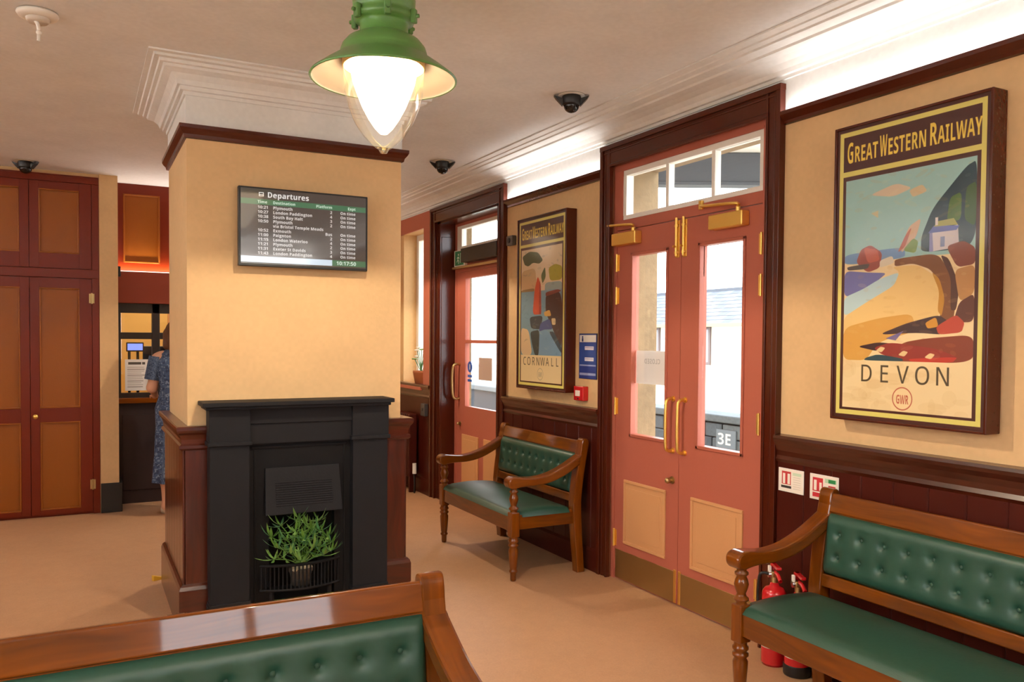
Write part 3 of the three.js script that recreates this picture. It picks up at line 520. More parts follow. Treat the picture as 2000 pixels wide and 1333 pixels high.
// ---------------------------------------------------------------- person at the ticket window
{
  const P = thing('person', 'person in a blue patterned dress with brown hair standing at the ticket window', 'person', [0.735, 0, -7.56]);
  const skin = mat(214, 160, 128, 0.55), hairM = mat(92, 56, 32, 0.6);
  const sd2 = (p, a, b, ra, rb) => {
    const ab = [b[0] - a[0], b[1] - a[1], b[2] - a[2]], ap = [p[0] - a[0], p[1] - a[1], p[2] - a[2]];
    const t = Math.max(0, Math.min(1, (ap[0] * ab[0] + ap[1] * ab[1] + ap[2] * ab[2]) / (ab[0] ** 2 + ab[1] ** 2 + ab[2] ** 2 + 1e-9)));
    return Math.hypot(ap[0] - ab[0] * t, ap[1] - ab[1] * t, ap[2] - ab[2] * t) - (ra + (rb - ra) * t);
  };
  const blob = (bones, cx, cy, cz, half, res, k) => {
    const mc = new MarchingCubes(res, M.red, false, false, 60000); mc.isolation = 0;
    const f = mc.field;
    for (let z = 0; z < res; z++) for (let y = 0; y < res; y++) for (let x = 0; x < res; x++) {
      const p = [cx + half * ((x - res / 2) / (res / 2)), cy + half * ((y - res / 2) / (res / 2)), cz + half * ((z - res / 2) / (res / 2))];
      let d = 1; for (const [a, b, ra, rb] of bones) { const e = sd2(p, a, b, ra, rb), h = Math.max(0, Math.min(1, 0.5 + 0.5 * (d - e) / k)); d = d * (1 - h) + e * h - k * h * (1 - h); }
      f[x + y * res + z * res * res] = -d;
    }
    mc.update();
    const g = new THREE.BufferGeometry(), n = mc.count;
    g.setAttribute('position', new THREE.BufferAttribute(mc.positionArray.slice(0, n * 3), 3)); g.setAttribute('normal', new THREE.BufferAttribute(mc.normalArray.slice(0, n * 3), 3));
    g.scale(half, half, half); g.translate(cx, cy, cz); return wuv(g);
  };
  // joints: faces -z (the counter), right forearm resting forward
  const body = blob([
    [[-0.09, 0.06, 0.02], [-0.09, 0.045, -0.12], 0.04, 0.03], [[0.09, 0.06, 0.0], [0.09, 0.045, -0.14], 0.04, 0.03],
    [[-0.09, 0.08, 0.02], [-0.085, 0.28, 0.025], 0.038, 0.055], [[-0.085, 0.28, 0.025], [-0.085, 0.46, 0.01], 0.055, 0.055], [[-0.085, 0.46, 0.01], [-0.08, 0.85, 0], 0.06, 0.085],
    [[0.09, 0.08, 0.0], [0.085, 0.28, 0.01], 0.038, 0.055], [[0.085, 0.28, 0.01], [0.085, 0.46, 0], 0.055, 0.055], [[0.085, 0.46, 0], [0.08, 0.85, 0], 0.06, 0.085],
    [[-0.05, 0.88, 0], [0.05, 0.88, 0], 0.115, 0.115], [[0, 0.9, 0], [0, 1.08, -0.01], 0.12, 0.105], [[-0.05, 1.2, -0.02], [0.05, 1.2, -0.02], 0.11, 0.11], [[-0.11, 1.32, -0.03], [0.11, 1.32, -0.03], 0.065, 0.065],
    [[0, 1.34, -0.03], [0, 1.43, -0.05], 0.05, 0.045],
    [[-0.16, 1.31, -0.03], [-0.2, 1.07, -0.02], 0.05, 0.038], [[-0.2, 1.07, -0.02], [-0.16, 1.0, -0.24], 0.038, 0.026], [[0.16, 1.31, -0.03], [0.2, 1.07, -0.04], 0.05, 0.038], [[0.2, 1.07, -0.04], [0.13, 1.01, -0.27], 0.038, 0.026],
  ], 0, 0.76, 0, 0.8, 96, 0.035);
  const head = blob([[[0, 1.5, -0.06], [0, 1.55, -0.05], 0.08, 0.082], [[0, 1.44, -0.105], [0, 1.47, -0.09], 0.05, 0.062], [[0, 1.485, -0.15], [0, 1.505, -0.138], 0.012, 0.008], [[0, 1.42, -0.05], [0, 1.46, -0.055], 0.046, 0.05], [[-0.083, 1.5, -0.045], [-0.083, 1.475, -0.05], 0.014, 0.01], [[0.083, 1.5, -0.045], [0.083, 1.475, -0.05], 0.014, 0.01], [[-0.02, 1.447, -0.148], [0.02, 1.447, -0.148], 0.007, 0.007]], 0, 1.51, -0.06, 0.16, 56, 0.02);
  const fingers = [];
  for (const [hx, hz] of [[-0.16, -0.24], [0.13, -0.27]]) {
    const s = hx < 0 ? 1 : -1; fingers.push([[hx, 0.995, hz], [hx, 0.985, hz - 0.06], 0.024, 0.026]);
    for (let i = 0; i < 4; i++) { const o = -0.026 + i * 0.0175, len = [0.05, 0.062, 0.066, 0.058][i]; fingers.push([[hx + s * o, 0.985, hz - 0.07], [hx + s * o * 1.1, 0.98, hz - 0.07 - len * 0.6], 0.009, 0.0085], [[hx + s * o * 1.1, 0.98, hz - 0.07 - len * 0.6], [hx + s * o * 1.15, 0.966, hz - 0.07 - len], 0.0085, 0.0075]); }
    fingers.push([[hx + s * 0.02, 0.985, hz - 0.02], [hx + s * 0.05, 0.975, hz - 0.06], 0.011, 0.009]);
  }
  const hands = [blob(fingers.slice(0, fingers.length / 2), -0.15, 0.985, -0.31, 0.11, 64, 0.006), blob(fingers.slice(fingers.length / 2), 0.12, 0.985, -0.34, 0.11, 64, 0.006)];
  part('body', [body, head, ...hands], skin, P);
  const ring = (y, rx, rz, cz, wave) => { const a = []; for (let i = 0; i < 48; i++) { const t = i / 48 * Math.PI * 2, w = 1 + wave * Math.sin(t * 9 + y * 2); a.push([Math.cos(t) * rx * w, y, Math.sin(t) * rz * w + cz]); } return a; };
  const rows = [ring(0.27, 0.205, 0.185, 0, 0.05), ring(0.5, 0.19, 0.165, 0, 0.04), ring(0.75, 0.178, 0.145, 0, 0.02), ring(0.9, 0.182, 0.142, 0, 0.01), ring(1.0, 0.15, 0.128, -0.005, 0), ring(1.08, 0.138, 0.122, -0.01, 0), ring(1.2, 0.172, 0.138, -0.02, 0), ring(1.29, 0.19, 0.115, -0.03, 0), ring(1.36, 0.155, 0.085, -0.03, 0), ring(1.395, 0.085, 0.06, -0.035, 0)];
  const pos = []; for (let j = 0; j < rows.length - 1; j++) for (let i = 0; i < 48; i++) { const a = rows[j][i], b = rows[j][(i + 1) % 48], c = rows[j + 1][(i + 1) % 48], d = rows[j + 1][i]; pos.push(...a, ...c, ...b, ...a, ...d, ...c); }
  let dg = new THREE.BufferGeometry(); dg.setAttribute('position', new THREE.Float32BufferAttribute(pos, 3)); dg.computeVertexNormals(); dg = toCreasedNormals(dg, 1.2);
  const T2 = T.dress.clone(); T2.repeat.set(2.5, 2.5); T2.needsUpdate = true;
  const dressM = new THREE.MeshPhysicalMaterial({ map: T2, roughness: 0.9 });
  const dr = part('dress', wuv(dg), dressM, P);
  for (const s of [-1, 1]) part('sleeve', new THREE.CylinderGeometry(0.062, 0.066, 0.2, 20, 3, true).rotateZ(s * 0.17).translate(s * 0.178, 1.235, -0.03), dressM, dr);
  const hr = blob([[[0, 1.54, -0.03], [0, 1.56, -0.045], 0.096, 0.09], [[0, 1.47, 0.02], [0, 1.54, 0.0], 0.08, 0.09], [[-0.08, 1.43, 0.0], [-0.08, 1.53, -0.04], 0.038, 0.03], [[0.08, 1.43, 0.0], [0.08, 1.53, -0.04], 0.038, 0.03], [[0, 1.36, 0.05], [0, 1.47, 0.045], 0.06, 0.075]], 0, 1.49, 0, 0.2, 56, 0.03);
  part('hair', hr, hairM, P);
  for (const x of [-0.09, 0.09]) part('shoe', lathe([[0, 0], [0.045, 0], [0.047, 0.02], [0.042, 0.05], [0.036, 0.06]], 18).scale(0.95, 1, 2.3).translate(x, 0, -0.05), mat(206, 186, 160, 0.5), P);
}
// ---------------------------------------------------------------- pendant lamps
function pendant(label, x, z) {
  const y = 2.44, P = thing('pendant_lamp', label, 'pendant lamp', [x, y, z], 0, 'green pendant lamps');
  part('shade', lathe([[0.262, 0.0], [0.266, 0.004], [0.262, 0.010], [0.215, 0.045], [0.175, 0.073], [0.158, 0.085], [0.156, 0.10], [0.150, 0.118], [0.132, 0.140], [0.108, 0.153], [0.098, 0.158], [0.098, 0.154], [0.126, 0.134], [0.146, 0.11], [0.150, 0.088], [0.170, 0.066], [0.21, 0.038], [0.262, 0.0]], 64), M.green, P);
  part('reflector', lathe([[0.258, 0.0015], [0.208, 0.036], [0.168, 0.064], [0.148, 0.082], [0.143, 0.108], [0.12, 0.131], [0.09, 0.14]], 64), M.enamel, P);
  part('neck', lathe([[0.098, 0.150], [0.088, 0.165], [0.086, 0.198], [0.094, 0.206], [0.108, 0.212], [0.111, 0.228], [0.104, 0.236], [0.104, 0.25], [0.112, 0.258], [0.114, 0.29], [0.108, 0.31], [0.085, 0.33], [0.05, 0.345], [0.032, 0.36], [0.032, HC - y - 0.03]], 48), M.green, P);
  part('ceiling_rose', lathe([[0.032, HC - y - 0.04], [0.06, HC - y - 0.03], [0.075, HC - y - 0.012], [0.078, HC - y - 0.001], [0, HC - y - 0.001]], 40), M.green, P);
  for (let i = 0; i < 6; i++) { const a = i * Math.PI / 3 + 0.3; part('lug', [new RoundedBoxGeometry(0.02, 0.05, 0.024, 2, 0.005).translate(0.116, 0.222, 0).rotateY(a), cyl(0.007, 0.012, 0.13, 0.222, 0, 'x', 10).rotateY(a)], M.green, P); }
  part('glass_ring', lathe([[0.146, 0.086], [0.150, 0.086], [0.150, 0.049], [0.148, 0.045], [0.144, 0.045], [0.144, 0.086]], 48), M.brassDull, P);
  part('glass_bowl', lathe([[0.144, 0.045], [0.146, 0.0], [0.142, -0.045], [0.128, -0.10], [0.105, -0.155], [0.075, -0.20], [0.045, -0.232], [0.018, -0.25], [0.012, -0.262], [0.0, -0.264]], 48), M.glass, P);
  const b = part('bulb', lathe([[0.0, 0.130], [0.05, 0.126], [0.09, 0.105], [0.115, 0.06], [0.118, 0.02], [0.112, -0.01], [0.098, -0.05], [0.080, -0.095], [0.056, -0.14], [0.032, -0.175], [0.014, -0.193], [0, -0.196]], 40), mat(255, 250, 240, 0.5, { emissive: new THREE.Color(1, 0.86, 0.70), emissiveIntensity: 1.15 }), P);
  const L = new THREE.PointLight(LAMP_COL, LAMP_CD, 0, 2); L.position.set(0, 0.106, 0); L.castShadow = true; L.shadow.radius = 0.45; L.name = 'lamp_light'; P.add(L);
  return P;
}
pendant('green pendant lamp with clear glass bowl hanging before the chimney breast', 0.982, -2.897);
pendant('green pendant lamp hanging behind the camera', 0.982, 1.15);
pendant('green pendant lamp hanging hidden behind the chimney breast', 1.9, -6.7);
// ---------------------------------------------------------------- benches
function bench(label, L, pos, turn) {
  const N = thing('waiting_bench', label, 'bench', pos, turn, 'green leather benches'), hx = L / 2;
  const legG = wuv(lathe([[0.0, 0], [0.017, 0], [0.019, 0.012], [0.020, 0.05], [0.027, 0.058], [0.027, 0.066], [0.021, 0.072], [0.024, 0.085], [0.030, 0.165], [0.031, 0.195], [0.024, 0.21], [0.033, 0.219], [0.033, 0.229], [0.024, 0.236], [0.033, 0.246], [0.033, 0.256], [0.027, 0.262], [0.027, 0.28]], 28), 1);
  const supG = wuv(lathe([[0.027, 0.425], [0.020, 0.438], [0.031, 0.448], [0.031, 0.455], [0.021, 0.464], [0.018, 0.474], [0.026, 0.495], [0.030, 0.512], [0.026, 0.53], [0.019, 0.545], [0.028, 0.553], [0.028, 0.561], [0.019, 0.568], [0.025, 0.59]], 28), 1);
  for (const s of [-1, 1]) {
    const x = s * (hx - 0.035);
    part('leg', [legG.clone().translate(x, 0, 0), B(x - 0.029, x + 0.029, 0.275, 0.43, -0.029, 0.029, 0.006)], M.bench, N);
    part('arm_support', supG.clone().translate(x, 0, 0), M.bench, N);
    const ps = new THREE.Shape(); ps.moveTo(-0.452, 0); ps.bezierCurveTo(-0.445, 0.12, -0.418, 0.28, -0.416, 0.44); ps.bezierCurveTo(-0.425, 0.58, -0.452, 0.72, -0.47, 0.80); ps.bezierCurveTo(-0.474, 0.84, -0.478, 0.866, -0.50, 0.866); ps.bezierCurveTo(-0.532, 0.866, -0.534, 0.84, -0.524, 0.80); ps.bezierCurveTo(-0.505, 0.70, -0.48, 0.56, -0.476, 0.45); ps.bezierCurveTo(-0.478, 0.28, -0.495, 0.12, -0.505, 0);
    const pg = ext(ps, 0.056, 0.006); pg.rotateY(-Math.PI / 2); pg.scale(1, 1, 1); pg.translate(x + 0.028, 0, 0);
    part('back_post', wuv(pg, 1), M.bench, N);
    const as = new THREE.Shape(); as.moveTo(-0.475, 0.768); as.bezierCurveTo(-0.36, 0.705, -0.27, 0.645, -0.13, 0.640); as.bezierCurveTo(-0.06, 0.640, -0.02, 0.652, 0.012, 0.652); as.bezierCurveTo(0.045, 0.652, 0.06, 0.63, 0.054, 0.605); as.bezierCurveTo(0.05, 0.585, 0.028, 0.574, 0.008, 0.578); as.bezierCurveTo(-0.04, 0.59, -0.08, 0.588, -0.14, 0.588); as.bezierCurveTo(-0.28, 0.592, -0.37, 0.645, -0.462, 0.70);
    const ag = ext(as, 0.058, 0.010, 16); ag.rotateY(-Math.PI / 2); ag.translate(x + 0.029, 0, 0);
    const a = part('arm', wuv(ag, 2), M.bench, N);
    part('scroll', cyl(0.018, 0.066, x, 0.612, 0.018, 'x', 20), M.bench, a);
    part('side_rail', B(x - 0.018, x + 0.018, 0.32, 0.41, -0.43, -0.02, 0.004), M.bench, N);
  }
  part('seat_rail', B(-hx + 0.06, hx - 0.06, 0.305, 0.405, -0.020, 0.018, 0.005), M.bench, N);
  part('seat_rail', B(-hx + 0.06, hx - 0.06, 0.32, 0.40, -0.455, -0.425, 0.004), M.bench, N);
  {                                                            // sprung seat with a soft crown
    const w = L - 0.012, d = 0.452, nx = 60, nz = 24, top = (u, v) => { const e = Math.max(0, Math.min(1, Math.min(u, 1 - u) * w / 0.05)), f = Math.max(0, Math.min(1, Math.min(v, 1 - v) * d / 0.055)); return 0.398 + 0.026 * Math.sqrt(1 - (1 - e) ** 2) * Math.sqrt(1 - (1 - f) ** 2) + 0.020 * Math.sin(Math.PI * v) * Math.min(1, e); };
    const g = new THREE.PlaneGeometry(w, d, nx, nz), p = g.attributes.position; g.rotateX(-Math.PI / 2);
    for (let i = 0; i < p.count; i++) p.setY(i, top(p.getX(i) / w + 0.5, p.getZ(i) / d + 0.5));
    // keep clear of the four uprights
    g.translate(0, 0, -0.203); g.computeVertexNormals();
    for (let i = 0; i < p.count; i++) if (Math.abs(p.getX(i)) > hx - 0.066 && (p.getZ(i) > -0.045 || p.getZ(i) < -0.40)) p.setX(i, Math.sign(p.getX(i)) * (hx - 0.066));
    part('seat_cushion', [wuv(g, 0), B(-hx + 0.055, hx - 0.055, 0.38, 0.40, -0.42, 0.012)], M.leather, N);
  }
  const lean = (o, y, z, a) => { o.position.set(0, y, z); o.rotation.x = -a; return o; };
  lean(part('top_rail', B(-hx + 0.062, hx - 0.062, -0.042, 0.042, -0.022, 0.022, 0.008), M.bench, N), 0.805, -0.497, 0.24);
  const cw = L - 0.126, ch = 0.262, n = Math.round((cw - 0.15) / 0.105), sp = (cw - 0.15) / n, bx = [...Array(n + 1).keys()].map((i) => -cw / 2 + 0.075 + i * sp), by = [0.045, -0.048];
  const tuft = (x, y) => {
    const ex = Math.min(1, (cw / 2 - Math.abs(x)) / 0.03), ey = Math.min(1, (ch / 2 - Math.abs(y)) / 0.045);
    let z = 0.034 * Math.sqrt(Math.max(0, 1 - (1 - ex) ** 2)) * Math.sqrt(Math.max(0, 1 - (1 - ey) ** 2));
    for (const u of bx) { if (Math.abs(x - u) > 0.08) continue; for (const v of by) { const d = Math.hypot(x - u, y - v); z -= 0.013 * Math.exp(-((d / 0.013) ** 2)) + 0.006 * Math.exp(-((d / 0.034) ** 2)); } }
    return z;
  };
  const cu = lean(part('back_cushion', grid(cw, ch, Math.round(cw / 0.0065), 44, tuft), M.leather, N), 0.637, -0.464, 0.12);
  part('backing_board', B(-cw / 2, cw / 2, -ch / 2, ch / 2, -0.014, 0.001), M.joineryDark, cu);
  const bt = new THREE.SphereGeometry(0.0085, 14, 8).scale(1, 1, 0.55);
  for (const u of bx) for (const v of by) part('button', bt, M.leather, cu).position.set(u, v, tuft(u, v) + 0.003);
  part('piping', [B(-cw / 2, cw / 2, ch / 2 - 0.004, ch / 2 + 0.003, 0, 0.008, 0.002), B(-cw / 2 - 0.002, -cw / 2 + 0.004, -ch / 2, ch / 2, 0, 0.008, 0.002), B(cw / 2 - 0.004, cw / 2 + 0.002, -ch / 2, ch / 2, 0, 0.008, 0.002)], M.bench, cu);
  lean(part('lower_rail', B(-hx + 0.062, hx - 0.062, -0.028, 0.028, -0.018, 0.02, 0.006), M.bench, N), 0.480, -0.446, 0.10);
  return N;
}
bench('green buttoned bench in the foreground seen over its top rail', 1.9, [-0.08, 0, -1.566], 0);
bench('long green buttoned bench under the large framed poster', 1.9, [2.37, 0, -1.58], -Math.PI / 2);
bench('short green buttoned bench between the two doors', 1.17, [2.366, 0, -5.03], -Math.PI / 2);

// ---------------------------------------------------------------- framed posters
function poster(label, z0, z1, y0, y1, draw) {
  const w = z1 - z0, h = y1 - y0, t = canvas(640, Math.round(640 * h / w), (x, W, H) => {
    const k = W / 0.7;                                         // pixels in a metre
    x.fillStyle = '#43180f'; x.fillRect(0, 0, W, H);
    x.strokeStyle = '#d8cc6c'; x.lineWidth = 0.020 * k; x.strokeRect(0.025 * k, 0.025 * k, W - 0.05 * k, H - 0.05 * k);
    x.fillStyle = '#d8cc6c'; x.fillRect(0.03 * k, 0.185 * k, W - 0.06 * k, 0.022 * k);
    const big = (s, px, base, hgt, wid) => { x.save(); x.font = 'bold 100px sans-serif'; const m = x.measureText(s).width; x.translate(px, base); x.scale(wid / m, hgt / 72); x.fillText(s, 0, 0); x.restore(); };
    x.fillStyle = '#e6c84e'; const words = [['G', 'REAT'], ['W', 'ESTERN'], ['R', 'AILWAY']], x0 = 0.052 * k, base = 0.15 * k;
    let u = x0; const cw = 0.0318 * k;
    for (const [a, b] of words) { big(a, u, base, 0.088 * k, cw * 1.15); u += cw * 1.18; big(b, u, base - (a === 'G' ? 0 : 0), 0.068 * k, cw * b.length * 0.955); u += cw * b.length * 0.955 + cw * 0.25; }
    x.save(); x.translate(0.05 * k, 0.225 * k); x.beginPath(); const iw = W - 0.1 * k, ih = H - 0.27 * k; x.rect(0, 0, iw, ih); x.clip(); x.fillStyle = '#e6cd9c'; x.fillRect(0, 0, iw, ih);
    draw(x, iw, ih); x.restore();
  });
  const P = thing('framed_poster', label, 'poster', [WX, (y0 + y1) / 2, (z0 + z1) / 2], -Math.PI / 2, 'framed railway posters');
  part('frame', [B(-w / 2, -w / 2 + 0.012, -h / 2, h / 2, 0.001, 0.086, 0.004), B(w / 2 - 0.012, w / 2, -h / 2, h / 2, 0.001, 0.086, 0.004), B(-w / 2 + 0.01, w / 2 - 0.01, h / 2 - 0.012, h / 2, 0.001, 0.086, 0.004), B(-w / 2 + 0.01, w / 2 - 0.01, -h / 2, -h / 2 + 0.012, 0.001, 0.086, 0.004)], M.dark, P);
  part('backing', B(-w / 2 + 0.01, w / 2 - 0.01, -h / 2 + 0.01, h / 2 - 0.01, 0.001, 0.078), M.joineryDark, P);
  part('print', face(w - 0.022, h - 0.022).translate(0, 0, 0.079), printed(t, 0.42, { clearcoat: 0.35, clearcoatRoughness: 0.1 }), P);
}
const poly = (x, c, pts, hard) => {
  x.fillStyle = c; x.beginPath(); const n = pts.length, mid = (i) => { const a = pts[mod(i, n)], b = pts[mod(i + 1, n)]; return [(a[0] + b[0]) / 2, (a[1] + b[1]) / 2]; };
  if (hard || n < 4) pts.forEach(([a, b], i) => (i ? x.lineTo(a, b) : x.moveTo(a, b)));
  else { const lerp = (p, q, t) => [p[0] + (q[0] - p[0]) * t, p[1] + (q[1] - p[1]) * t]; x.moveTo(...lerp(pts[n - 1], pts[0], 0.72)); for (let i = 0; i < n; i++) { x.lineTo(...lerp(pts[mod(i - 1, n)], pts[i], 0.72)); x.quadraticCurveTo(...pts[i], ...lerp(pts[i], pts[mod(i + 1, n)], 0.28)); } }
  x.closePath(); x.fill();
};
const dabs = (x, w, h, n, cols) => { for (let i = 0; i < n; i++) { const a = rnd() * w, b = rnd() * h, l = rr(8, 30), t = rr(3, 9); x.globalAlpha = rr(0.05, 0.16); x.fillStyle = cols[Math.floor(rnd() * cols.length)]; x.save(); x.translate(a, b); x.rotate(rr(-0.5, 0.5)); x.beginPath(); x.ellipse(0, 0, l, t, 0, 0, 7); x.fill(); x.restore(); } x.globalAlpha = 1; };
const roundel = (x, cx, cy, r, c) => {
  x.strokeStyle = c; x.lineWidth = r * 0.1; x.beginPath(); x.arc(cx, cy, r, 0, 7); x.stroke(); x.fillStyle = c; x.textAlign = 'center'; x.save(); x.translate(cx, cy + r * 0.48); x.scale(0.62, 1.25); x.font = 'bold ' + r * 0.92 + 'px sans-serif'; x.fillText('GWR', 0, 0); x.restore(); x.textAlign = 'left';
};
const spaced = (x, s, cx, y, step, size, c) => { x.fillStyle = c; x.font = size + 'px sans-serif'; x.textAlign = 'center'; [...s].forEach((q, i) => x.fillText(q, cx + (i - (s.length - 1) / 2) * step, y)); x.textAlign = 'left'; };
poster('framed seaside railway poster lettered DEVON above the long bench', -2.495, -1.798, 1.17, 2.413, (x, w, h) => {
  const H = h * 0.79, q = (pts) => pts.map(([a, b]) => [a * w, b * H]), P = (c, pts) => poly(x, c, q(pts));
  poly(x, '#98bfba', q([[0, 0], [1, 0], [1, 0.46], [0, 0.46]]), true); x.save(); x.beginPath(); x.rect(0, 0, w, H * 0.4); x.clip(); dabs(x, w, H * 0.4, 60, ['#b4d0c8', '#8db8b6', '#a8c8c0']); x.restore(); 
  P('#cdb89c', [[0.2, 0.1], [0.42, 0.06], [0.55, 0.1], [0.4, 0.13]]); P('#c9b58f', [[0.52, 0.11], [0.62, 0.09], [0.66, 0.13], [0.55, 0.15]]); P('#c3bb96', [[0.22, 0.2], [0.28, 0.19], [0.28, 0.23]]);
  P('#6f8fb5', [[0, 0.41], [0.5, 0.4], [0.5, 0.46], [0, 0.47]]);
  P('#1f3a44', [[1, 0.02], [0.93, 0.04], [0.7, 0.22], [0.62, 0.36], [0.62, 0.44], [1, 0.44]]); P('#4c6b2c', [[0.82, 0.18], [0.9, 0.16], [0.9, 0.3], [0.8, 0.3]]); P('#3d5c34', [[0.93, 0.14], [1, 0.12], [1, 0.34], [0.92, 0.3]]);
  P('#c8a88a', [[0.52, 0.3], [0.62, 0.26], [0.58, 0.36], [0.46, 0.44]]); P('#a5533c', [[0.5, 0.34], [0.55, 0.3], [0.5, 0.4], [0.44, 0.43]]); P('#6f8a3c', [[0.48, 0.42], [0.56, 0.36], [0.6, 0.38], [0.58, 0.44]]);
  const hp = (c, p) => poly(x, c, q(p), true); hp('#cfc7c9', [[0.7, 0.33], [0.88, 0.32], [0.89, 0.43], [0.7, 0.44]]); hp('#8a8cb8', [[0.68, 0.335], [0.70, 0.335], [0.71, 0.44], [0.68, 0.44]]); hp('#5f6aa8', [[0.67, 0.345], [0.71, 0.31], [0.89, 0.325], [0.87, 0.345]]); hp('#a2a05a', [[0.71, 0.315], [0.74, 0.29], [0.85, 0.285], [0.88, 0.32]]); hp('#d8d0cc', [[0.72, 0.27], [0.74, 0.27], [0.74, 0.31], [0.72, 0.31]]); hp('#7a86a8', [[0.76, 0.37], [0.79, 0.37], [0.79, 0.42], [0.76, 0.42]]);
  P('#8e4034', [[0.1, 0.46], [0.14, 0.39], [0.22, 0.37], [0.32, 0.42], [0.3, 0.5], [0.2, 0.52]]); P('#b5563f', [[0.16, 0.38], [0.28, 0.4], [0.3, 0.46], [0.2, 0.47]]); P('#d6c8b0', [[0.3, 0.46], [0.4, 0.44], [0.42, 0.48], [0.3, 0.5]]); P('#4b4340', [[0.02, 0.48], [0.22, 0.47], [0.2, 0.5], [0.03, 0.5]]);
  P('#6a6aa0', [[0, 0.5], [0.2, 0.52], [0.36, 0.53], [0.28, 0.57], [0.16, 0.62], [0, 0.65]]); P('#b3cdd0', [[0, 0.65], [0.16, 0.61], [0.3, 0.56], [0.46, 0.53], [0.42, 0.6], [0.2, 0.68], [0, 0.76]]);
  P('#e2bd78', [[0.4, 0.5], [0.6, 0.5], [0.72, 0.56], [0.78, 0.66], [0.76, 0.78], [0.5, 0.8], [0, 0.86], [0, 0.76], [0.2, 0.68], [0.42, 0.6], [0.46, 0.53]]);
  P('#7a4a26', [[0.42, 0.46], [0.74, 0.45], [0.84, 0.56], [0.88, 0.68], [0.86, 0.8], [0.76, 0.78], [0.8, 0.66], [0.7, 0.53], [0.56, 0.49], [0.42, 0.5]]); P('#4d2a20', [[0.76, 0.46], [0.82, 0.48], [0.9, 0.62], [0.88, 0.74], [0.84, 0.74], [0.84, 0.58]]); P('#b67f28', [[0.7, 0.54], [0.76, 0.58], [0.8, 0.68], [0.78, 0.77], [0.75, 0.74], [0.76, 0.64]]);
  P('#7c3a26', [[0.8, 0.42], [0.92, 0.4], [1, 0.44], [1, 0.52], [0.88, 0.53]]); P('#b5824c', [[0.86, 0.54], [1, 0.52], [1, 0.66], [0.9, 0.7]]); P('#5b3026', [[0.9, 0.7], [1, 0.66], [1, 0.8], [0.86, 0.8]]);
  P('#cf9a45', [[0, 0.82], [0.3, 0.77], [0.56, 0.75], [0.6, 0.84], [0.3, 0.9], [0.2, 1], [0, 1]]);
  P('#3c2628', [[0.3, 0.86], [0.52, 0.8], [0.76, 0.76], [0.84, 0.8], [0.8, 0.86], [0.6, 0.85]]); P('#b2402c', [[0.74, 0.82], [0.88, 0.76], [0.94, 0.8], [0.92, 0.85], [0.76, 0.86]]); P('#c58a2e', [[0.66, 0.8], [0.74, 0.77], [0.76, 0.82], [0.68, 0.83]]); P('#6a5f92', [[0.36, 0.88], [0.5, 0.84], [0.44, 0.89]]); P('#d9b98c', [[0.56, 0.92], [0.66, 0.87], [0.66, 0.91], [0.6, 0.93]]);
  P('#7e3620', [[0.5, 0.9], [0.66, 0.88], [1, 0.86], [1, 1], [0.3, 1]]); P('#3a1d1e', [[0.12, 0.925], [0.3, 0.9], [0.46, 0.91], [0.3, 0.95]]); P('#8c2b22', [[0.26, 0.93], [0.4, 0.9], [0.74, 0.93], [0.9, 0.97], [0.86, 1], [0.6, 1], [0.34, 0.97]]); P('#b83424', [[0.54, 0.985], [0.9, 0.97], [0.86, 1], [0.56, 1]]); P('#24434d', [[0.2, 0.985], [0.3, 0.965], [0.5, 0.985], [0.5, 1], [0.18, 1]]);
  for (const [a, b] of [[0.32, 0.935], [0.5, 0.955], [0.7, 0.965]]) P('#dcc08a', [[a - 0.04, b + 0.012], [a, b - 0.012], [a + 0.04, b - 0.005], [a + 0.01, b + 0.02]]);
  dabs(x, w, H * 0.98, 150, ['#d9b070', '#c89048', '#e2cfa0', '#b98a5a']); x.fillStyle = '#e6cd9c'; x.fillRect(0, H, w, h - H); x.save(); x.beginPath(); x.rect(0, H, w, h - H); x.clip(); for (let i = 0; i < 40; i++) { x.globalAlpha = 0.06; x.fillStyle = '#a8702c'; x.beginPath(); x.ellipse(rnd() * w, H + rnd() * (h - H), rr(10, 60), rr(8, 30), 0, 0, 7); x.fill(); } x.globalAlpha = 1; x.restore();
  spaced(x, 'DEVON', w * 0.5, H + h * 0.092, w * 0.148, 92, '#4a3d28'); roundel(x, w * 0.5, h * 0.945, w * 0.075, '#b4583f');
});
